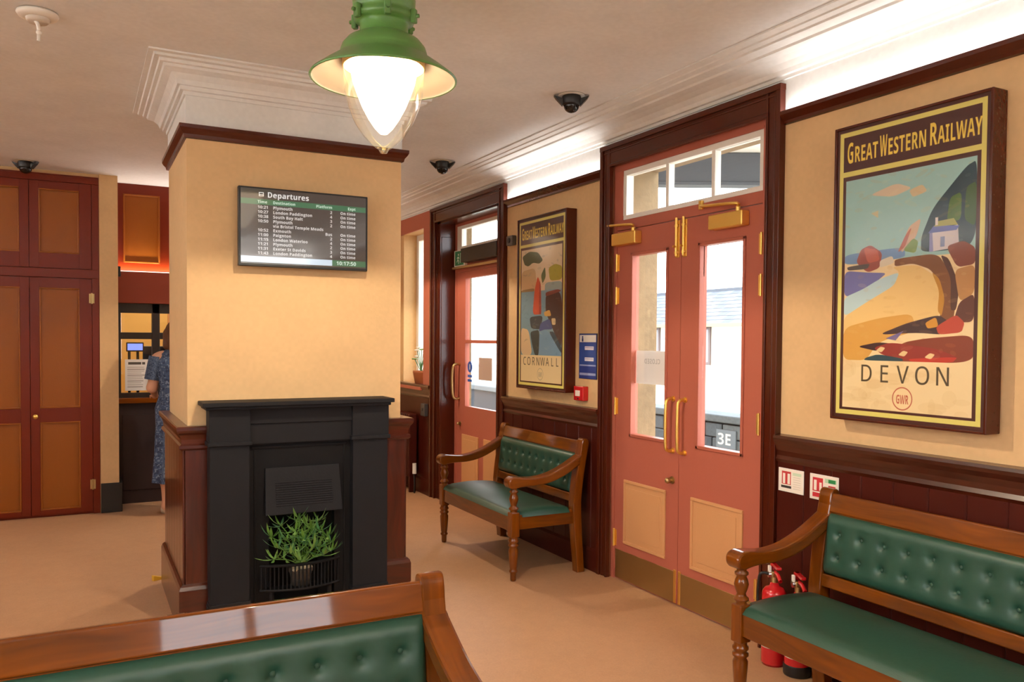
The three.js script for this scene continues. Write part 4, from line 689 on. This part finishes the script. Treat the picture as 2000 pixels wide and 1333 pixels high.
poster('framed harbour railway poster lettered CORNWALL above the short bench', -5.40, -4.703, 1.145, 2.385, (x, w, h) => {
  const H = h * 0.80, q = (pts) => pts.map(([a, b]) => [a * w, b * H]), P = (c, pts) => poly(x, c, q(pts));
  poly(x, '#d8c3a0', q([[0, 0], [1, 0], [1, 0.4], [0, 0.4]]), true); P('#c2a476', [[0, 0.2], [0.36, 0.18], [0.4, 0.4], [0, 0.4]]);
  P('#3f5430', [[0.02, 0.06], [0.2, 0.02], [0.42, 0.04], [0.55, 0.12], [0.46, 0.15], [0.3, 0.13], [0.18, 0.16], [0.08, 0.14]]); P('#50683a', [[0.5, 0.26], [0.6, 0.18], [0.62, 0.28], [0.54, 0.34]]);
  P('#a39a2c', [[0.68, 0.2], [0.84, 0.17], [1, 0.2], [1, 0.32], [0.72, 0.32]]); P('#7f9a93', [[0.6, 0.33], [1, 0.33], [1, 0.42], [0.6, 0.44]]); P('#8a6f3a', [[0, 0.38], [0.34, 0.37], [0.34, 0.41], [0, 0.41]]);
  poly(x, '#6f93a0', q([[0, 0.40], [1, 0.40], [1, 1], [0, 1]]), true); dabs(x, w, 0, 1, ['#6f93a0']); P('#c4481e', [[0.42, 0.26], [0.5, 0.34], [0.52, 0.62], [0.3, 0.62], [0.34, 0.4]]); P('#9c3216', [[0.46, 0.3], [0.5, 0.34], [0.52, 0.62], [0.46, 0.62]]);
  P('#3c2622', [[0.62, 0.44], [1, 0.42], [1, 0.96], [0.8, 0.76], [0.62, 0.6]]); P('#7a3a2a', [[0.62, 0.42], [0.9, 0.4], [1, 0.42], [0.62, 0.46]]); P('#2e3a3e', [[0.22, 0.64], [0.56, 0.63], [0.5, 0.76], [0.26, 0.75]]); P('#33477c', [[0.5, 0.7], [0.72, 0.66], [0.8, 0.76], [0.6, 0.76], [0.46, 0.78]]); P('#d3a24c', [[0.58, 0.6], [0.72, 0.58], [0.76, 0.64], [0.6, 0.64]]); P('#d8bf8e', [[0.76, 0.66], [0.86, 0.66], [0.86, 0.72], [0.78, 0.72]]);
  P('#d2b488', [[0, 0.74], [0.2, 0.76], [0.3, 1], [0, 1]]); P('#6d93ac', [[0.46, 0.78], [0.66, 0.76], [1, 0.94], [1, 1], [0.44, 1]]); P('#2b3c3c', [[0.24, 0.78], [0.48, 0.76], [0.46, 1], [0.36, 1], [0.28, 0.88]]); P('#27414e', [[0.7, 0.78], [0.82, 0.78], [1, 0.92], [1, 0.98]]);
  dabs(x, w, H * 0.98, 120, ['#d9b070', '#4a5a50', '#8aa0a8', '#33414a', '#e2cfa0']); x.fillStyle = '#e0c796'; x.fillRect(0, H, w, h - H);
  spaced(x, 'CORNWALL', w * 0.5, H + h * 0.075, w * 0.115, 74, '#4a3d2c'); roundel(x, w * 0.5, h * 0.94, w * 0.07, '#a89a7c');
});
// ---------------------------------------------------------------- notices and small fittings on the right wall
function sign(name, label, cat, z0, z1, y0, y1, depth, X, t, m = M.plasticWhite) {
  const S = thing(name, label, cat, [X, (y0 + y1) / 2, (z0 + z1) / 2], -Math.PI / 2);
  const w = z1 - z0, h = y1 - y0; part('plate', B(-w / 2, w / 2, -h / 2, h / 2, 0.0005, depth, 0.001), m, S); part('print', face(w - 0.004, h - 0.004).translate(0, 0, depth + 0.0006), printed(t, 0.45), S); return S;
}
sign('help_notice', 'blue and white information notice beside the double doors', 'notice', -4.655, -4.44, 1.245, 1.545, 0.006, WX, canvas(220, 300, (x, w, h) => {
  x.fillStyle = '#2a3d86'; x.fillRect(0, 0, w, h); x.fillStyle = '#ece4d8'; x.fillRect(8, 8, w - 16, 48); x.fillStyle = '#27356e'; x.beginPath(); x.arc(44, 22, 8, 0, 7); x.fill(); x.fillRect(34, 30, 20, 22);
  x.fillStyle = '#2f4c94'; x.fillRect(12, 64, w - 24, 140); x.fillStyle = '#ece6ee'; x.fillRect(72, 84, 112, 24); x.fillRect(72, 158, 112, 24); x.fillStyle = '#9aa6cf'; x.fillRect(10, 206, w - 20, 10); x.fillRect(10, 262, w - 20, 16); x.fillStyle = '#5b64a8'; x.fillRect(76, 92, 100, 3); x.fillRect(76, 166, 100, 3);
}), M.black);
{
  const c = thing('fire_call_point', 'small red fire alarm call point below the blue notice', 'call point', [WX, 1.148, -4.60], -Math.PI / 2);
  part('box', B(-0.058, 0.058, -0.048, 0.048, 0.0005, 0.045, 0.006), M.red, c); part('glass_plate', B(-0.034, 0.022, -0.018, 0.02, 0.045, 0.048, 0.002), mat(240, 226, 214, 0.3), c); part('key_hole', cyl(0.006, 0.003, 0, -0.034, 0.0465, 'z', 12), M.black, c);
}
{
  const c = thing('wall_sensor', 'small dark box sensor high beside the far door', 'sensor', [WX, 2.262, -5.62], -Math.PI / 2);
  part('box', B(-0.05, 0.05, -0.038, 0.038, 0.0005, 0.04, 0.008), mat(92, 84, 78, 0.5), c); part('lens', cyl(0.02, 0.006, 0, 0, 0.043, 'z', 18), M.black, c);
}
const ext1 = canvas(230, 200, (x, w, h) => {
  x.fillStyle = '#efe6d8'; x.fillRect(0, 0, w, h); x.fillStyle = '#c23a3a'; x.fillRect(30, 22, 86, 116); x.fillStyle = '#efe6d8'; x.fillRect(40, 40, 22, 92); x.fillRect(84, 40, 24, 92); x.fillStyle = '#3a3430'; x.fillRect(24, 148, 96, 22); x.fillStyle = '#c9dcc0'; x.fillRect(132, 24, 80, 26); x.fillStyle = '#d8cfc0'; for (let i = 0; i < 6; i++) x.fillRect(136, 62 + i * 20, 70, 7);
});
const ext2 = canvas(230, 200, (x, w, h) => {
  x.fillStyle = '#efe2d4'; x.fillRect(0, 0, w, h); x.fillStyle = '#c4303a'; x.fillRect(22, 24, 86, 112); x.fillStyle = '#efe2d4'; x.fillRect(32, 44, 24, 84); x.fillRect(78, 60, 20, 68); x.fillStyle = '#c4303a'; x.fillRect(22, 146, 90, 36); x.fillStyle = '#bcd8b4'; x.fillRect(124, 20, 94, 34); x.fillStyle = '#2f8a4c'; x.fillRect(152, 24, 58, 30); x.fillStyle = '#c4303a'; x.fillRect(152, 74, 58, 26); x.fillRect(152, 112, 58, 60);
});
sign('extinguisher_sign', 'red and white extinguisher notice nearest the door frame', 'notice', -2.842, -2.688, 0.795, 0.905, 0.004, WX - 0.022, ext1);
sign('extinguisher_sign', 'red, green and white extinguisher notice behind the bench post', 'notice', -2.652, -2.492, 0.79, 0.905, 0.004, WX - 0.022, ext2);
// ---------------------------------------------------------------- fire extinguishers
function extinguisher(label, x, z, r, h, base, horn) {
  const E = thing('fire_extinguisher', label, 'fire extinguisher', [x, 0, z], 0, 'red fire extinguishers');
  const t = h - 0.115;
  part('cylinder', lathe([[0, base ? 0.03 : 0.004], [r * 0.9, base ? 0.03 : 0.004], [r, base ? 0.04 : 0.012], [r, t - r * 0.8], [r * 0.93, t - r * 0.5], [r * 0.72, t - r * 0.2], [r * 0.4, t - 0.004], [r * 0.3, t + 0.012], [0, t + 0.012]], 36), M.red, E);
  if (base) part('base_ring', lathe([[0, 0], [r * 1.02, 0], [r * 1.06, 0.006], [r * 1.06, 0.045], [r * 1.0, 0.05]], 36), M.black, E);
  else part('foot_ring', lathe([[0, 0], [r * 0.92, 0], [r * 0.94, 0.012]], 36), M.red, E);
  part('label_band', new THREE.CylinderGeometry(r + 0.0008, r + 0.0008, (t - r) * 0.45, 36, 1, true, -2.2, 2.6).translate(0, t * 0.42, 0), mat(236, 226, 214, 0.4), E);
  part('valve', [cyl(0.016, 0.04, 0, t + 0.03, 0, 'y', 16), B(-0.018, 0.018, t + 0.038, t + 0.066, -0.022, 0.022, 0.006)], M.brassDull, E);
  part('lever', [B(-0.012, 0.012, t + 0.085, t + 0.098, -0.03, 0.07, 0.004), B(-0.014, 0.014, t + 0.066, t + 0.098, -0.032, 0.0, 0.005)], M.red, E);
  part('carry_handle', tube([[0, t + 0.06, 0.01], [0, t + 0.058, 0.05], [0, t + 0.04, 0.09]], 0.0095, 16, 8), M.red, E);
  part('gauge', [cyl(0.016, 0.012, -0.024, t + 0.05, 0.0, 'x', 18)], M.chrome, E);
  if (horn) part('horn', [tube([[0, t + 0.05, -0.02], [0.0, t + 0.06, -0.06], [0.02, t, -0.085], [0.02, t - 0.1, -0.085]], 0.009, 24, 8), cyl(0.026, 0.13, 0.02, t - 0.15, -0.09, 'y', 18, 0.012)], M.black, E);
  else part('hose', tube([[-0.02, t + 0.05, 0], [-0.06, t + 0.052, -0.005], [-r - 0.012, t - 0.02, -0.02], [-r - 0.010, t * 0.55, -0.02]], 0.0075, 30, 8), M.black, E);
  part('pin_tag', B(-0.03, -0.018, t + 0.06, t + 0.09, -0.008, 0.012, 0.002), M.plasticWhite, E);
  E.rotation.y = -0.5;
}
extinguisher('red fire extinguisher with all-red base next to the door frame', 2.84, -2.775, 0.056, 0.485, false, false);
extinguisher('red fire extinguisher on a black base behind the bench leg', 2.845, -2.635, 0.058, 0.475, true, true);
// ---------------------------------------------------------------- ceiling fittings
function dome(label, x, z) {
  const D = thing('dome_camera', label, 'dome camera', [x, HC, z], -0.49, 'black dome cameras');
  part('base_plate', lathe([[0, -0.001], [0.075, -0.001], [0.075, -0.006], [0, -0.007]], 32), M.plasticWhite, D);
  part('body', lathe([[0.05, -0.005], [0.055, -0.02], [0.052, -0.05], [0.045, -0.06], [0, -0.06]], 32), M.black, D);
  for (const s of [-1, 1]) part('wing', wuv(ext([[s * 0.04, -0.025], [s * 0.098, -0.006], [s * 0.088, -0.022], [s * 0.05, -0.062]], 0.035, 0.003).translate(0, 0, -0.0175)), M.black, D);
  part('lens_dome', new THREE.SphereGeometry(0.044, 28, 14, 0, Math.PI * 2, Math.PI / 2, Math.PI / 2).scale(1, 0.95, 1).translate(0, -0.058, 0), M.blackGloss, D);
}
dome('black dome camera on the ceiling in front of the double doors', 2.42, -3.93);
dome('black dome camera on the ceiling near the far door', 2.455, -5.86);
dome('black dome camera on the ceiling above the cupboard', -0.365, -7.5);
{
  const S = thing('smoke_detector', 'white smoke detector with a hanging stem on the ceiling at top left', 'smoke detector', [-0.148, HC, -4.05]);
  part('base', lathe([[0, -0.001], [0.078, -0.001], [0.080, -0.010], [0.072, -0.022], [0.052, -0.026], [0, -0.026]], 36), M.plasticWhite, S);
  part('sensor_head', lathe([[0.046, -0.026], [0.044, -0.036], [0.036, -0.045], [0, -0.047]], 32), mat(206, 196, 184, 0.5), S);
  part('stem', tube([[-0.015, -0.03, 0.02], [0.0, -0.055, 0.02], [0.004, -0.075, 0.02], [0.004, -0.125, 0.02]], 0.0075, 20, 8), M.plasticWhite, S);
  part('stem_collar', new THREE.SphereGeometry(0.0115, 12, 8).translate(0.005, -0.09, 0.02), M.plasticWhite, S);
}
// ---------------------------------------------------------------- far corner: sill flowers, radiator; yellow wedge
{
  const V = thing('flower_pot', 'small pot of white and green flowers on the far window sill', 'flower pot', [3.0, 1.036, -7.68]); V.scale.setScalar(1.15);
  part('pot', lathe([[0, 0], [0.05, 0], [0.07, 0.11], [0.074, 0.115], [0.07, 0.13], [0.06, 0.13], [0, 0.12]], 24), mat(150, 84, 44, 0.7), V);
  for (let i = 0; i < 12; i++) { const a = i * 2.4, r = 0.02 + 0.075 * rnd(), y = 0.17 + 0.17 * rnd(); const st = part('stem', tube([[0, 0.12, 0], [Math.cos(a) * r * 0.5, y * 0.75, Math.sin(a) * r * 0.5], [Math.cos(a) * r, y, Math.sin(a) * r]], 0.003, 8, 5), M.greenLeaf3, V); const bl = []; for (let k = 0; k < 5; k++) bl.push(new THREE.SphereGeometry(0.012, 8, 6).scale(1, 0.5, 1).translate(Math.cos(k * 1.257) * 0.014 + Math.cos(a) * r, y, Math.sin(k * 1.257) * 0.014 + Math.sin(a) * r)); part(i % 3 ? 'blossom' : 'leaf_cluster', bl, i % 3 ? mat(232, 226, 214, 0.7) : M.greenLeaf, st); }
  const Rr = thing('radiator', 'dark radiator with white valve under the far window', 'radiator', [2.86, 0, -7.75]);
  for (let i = 0; i < 9; i++) part('column', new RoundedBoxGeometry(0.09, 0.62, 0.042, 3, 0.016).translate(0, 0.46, -0.2 + i * 0.05), M.maroon, Rr);
  part('pipe', tube([[0, 0.2, 0.21], [0, 0.17, 0.25], [0, 0.12, 0.262], [0, 0.0, 0.262]], 0.009, 20, 8), M.black, Rr);
  part('valve', cyl(0.02, 0.1, 0, 0.24, 0.262, 'y', 16), M.plasticWhite, Rr);
  for (const z of [-0.2, 0.2]) part('foot', B(-0.035, 0.035, 0, 0.16, z - 0.015, z + 0.015, 0.006), M.maroon, Rr);
  const w = thing('door_wedge', 'small yellow wedge on the floor at the back of the chimney breast', 'wedge', [0.415, 0, -5.50], 0.4); w.scale.setScalar(0.62);
  part('wedge', wuv(ext([[-0.06, 0], [0.06, 0], [0.06, 0.012], [-0.05, 0.05], [-0.06, 0.05]], 0.04, 0.002)), mat(226, 176, 50, 0.6), w);
  const bx2 = thing('wall_socket_box', 'small grey control box under the far window sill', 'control box', [WX - 0.02, 0.82, -7.36], -Math.PI / 2);
  part('box', B(-0.05, 0.05, -0.06, 0.06, 0.0005, 0.04, 0.006), mat(70, 66, 66, 0.5), bx2); part('switch', B(-0.015, 0.015, -0.01, 0.02, 0.04, 0.046, 0.003), M.black, bx2);
}
// ---------------------------------------------------------------- outside
{
  const g = thing('outdoor_ground', 'pale paved ground outside the doors', 'ground', [0, 0, 0], 0, null, 'structure');
  part('paving', [B(WO, 6.3, -0.15, -0.02, -40, 12)], mat(206, 202, 194, 0.9, { map: T.stone }), g);
  part('lower_ground', [B(6.3, 60, -0.8, -0.6, -60, 30)], mat(214, 212, 206, 0.9, { map: T.stone }), g);
  part('front_ground', [B(-40, WO, -0.4, -0.25, ZF + 0.2, 30), B(-40, XL - 0.2, -0.4, -0.25, -30, ZF + 0.2)], mat(206, 202, 194, 0.9, { map: T.stone }), g);
  const W = thing('stone_wall', 'low blue-grey coursed stone wall outside the doors', 'stone wall');
  part('core', B(6.02, 6.28, -0.1, 0.64, -16, -3), mat(44, 50, 58, 0.95), W);
  const sm = [mat(80, 90, 102, 0.9, { map: T.stone }), mat(96, 106, 116, 0.9, { map: T.stone }), mat(66, 75, 88, 0.9, { map: T.stone })];
  let i = 0; for (let row = 0; row < 4; row++) for (let z = -11 + rr(0, 0.2); z < -5.0;) { const l = rr(0.22, 0.42); part('stone', B(5.985, 6.05, row * 0.155 + 0.012, row * 0.155 + 0.158, z, z + l - 0.014, 0.012), sm[i++ % 3], W); z += l; }
  part('coping', B(5.96, 6.32, 0.64, 0.72, -16, -3, 0.015), sm[1], W);
  const nb = canvas(128, 96, (x, w, h) => { x.fillStyle = '#5c6772'; x.fillRect(0, 0, w, h); x.fillStyle = '#b8bcbc'; x.font = 'bold 84px sans-serif'; x.fillText('3E', 8, 78); });
  const np = thing('number_plaque', 'small plaque with white characters on the outdoor stone wall', 'plaque', [5.984, 0.47, -6.55], -Math.PI / 2); part('plate', B(-0.15, 0.15, -0.1, 0.1, 0.0005, 0.012, 0.002), sm[1], np); part('print', face(0.29, 0.19).translate(0, 0, 0.0126), printed(nb, 0.6), np);
  const H = thing('white_house', 'white rendered house with grey slate roof beyond the stone wall', 'house', [14, -0.6, -17]);
  part('wall', B(0, 7, 0, 2.55, -7, 5.5), mat(222, 216, 200, 0.9), H);
  const sl = [mat(82, 88, 96, 0.7), mat(94, 100, 108, 0.7), mat(72, 78, 88, 0.7)], pitch = Math.atan2(0.97, 1.9);
  part('roof_board', wuv(ext([[-0.25, 2.52], [1.65, 3.49], [3.55, 2.52]], 12.7).translate(0, 0, -7.1)), sl[2], H);
  let c = 0; for (let row = 0; row < 9; row++) for (let k = 0; k < 30; k++) {
    const m = part('slate', B(-0.14, 0.14, -0.006, 0.006, -0.19, 0.19), sl[(c++ * 7 + row) % 3], H);
    m.geometry = slateGeo(); const d = 0.1 + row * 0.232; m.position.set(-0.27 + Math.cos(pitch) * d, 2.545 + Math.sin(pitch) * d, -4.0 + k * 0.292 + (row % 2) * 0.146); m.rotation.z = pitch - 0.03;
  }
  part('ridge', B(1.55, 1.75, 3.46, 3.56, -7.1, 5.6, 0.02), sl[2], H);
  part('gutter', runZ([[-0.38, 2.46], [-0.26, 2.46], [-0.26, 2.54], [-0.38, 2.54]], -7.1, 5.6), mat(140, 130, 98, 0.6), H);
  for (const z of [-1.6, 0.45, 2.6]) { const f = part('window_frame', [B(-0.04, 0.02, 1.5, 1.57, z, z + 0.62), B(-0.04, 0.02, 2.4, 2.46, z, z + 0.62), B(-0.04, 0.02, 1.57, 2.4, z, z + 0.07), B(-0.04, 0.02, 1.57, 2.4, z + 0.55, z + 0.62)], mat(92, 78, 78, 0.6), H); part('pane', B(-0.02, -0.01, 1.57, 2.4, z + 0.07, z + 0.55), mat(120, 118, 124, 0.15), f); }
  const K = thing('canopy', 'dark grey canopy fascia on white posts outside the doors', 'canopy', [5.42, 0, -6.17], -0.493);
  part('fascia_board', [B(-2.2, 3.4, 3.03, 3.315, -0.06, 0.06, 0.01), B(-2.2, 3.4, 3.0, 3.03, -0.09, 0.09, 0.006)], mat(56, 62, 70, 0.7), K);
  part('roof_sheet', B(-2.25, 3.5, 3.32, 3.36, -0.12, 2.2), mat(230, 230, 226, 0.7), K);
  for (const x of [3.2]) part('post', [cyl(0.05, 3.0, x, 1.49, 0, 'y', 20), cyl(0.09, 0.2, x, 0.08, 0, 'y', 20)], mat(236, 234, 228, 0.6), K);
}
function slateGeo() { return (slateGeo.g ??= B(-0.14, 0.14, -0.006, 0.006, -0.143, 0.143)); }
scene.traverse((o) => { if (o.isMesh) { o.castShadow = true; o.receiveShadow = true; } });
renderer.render(scene, camera);
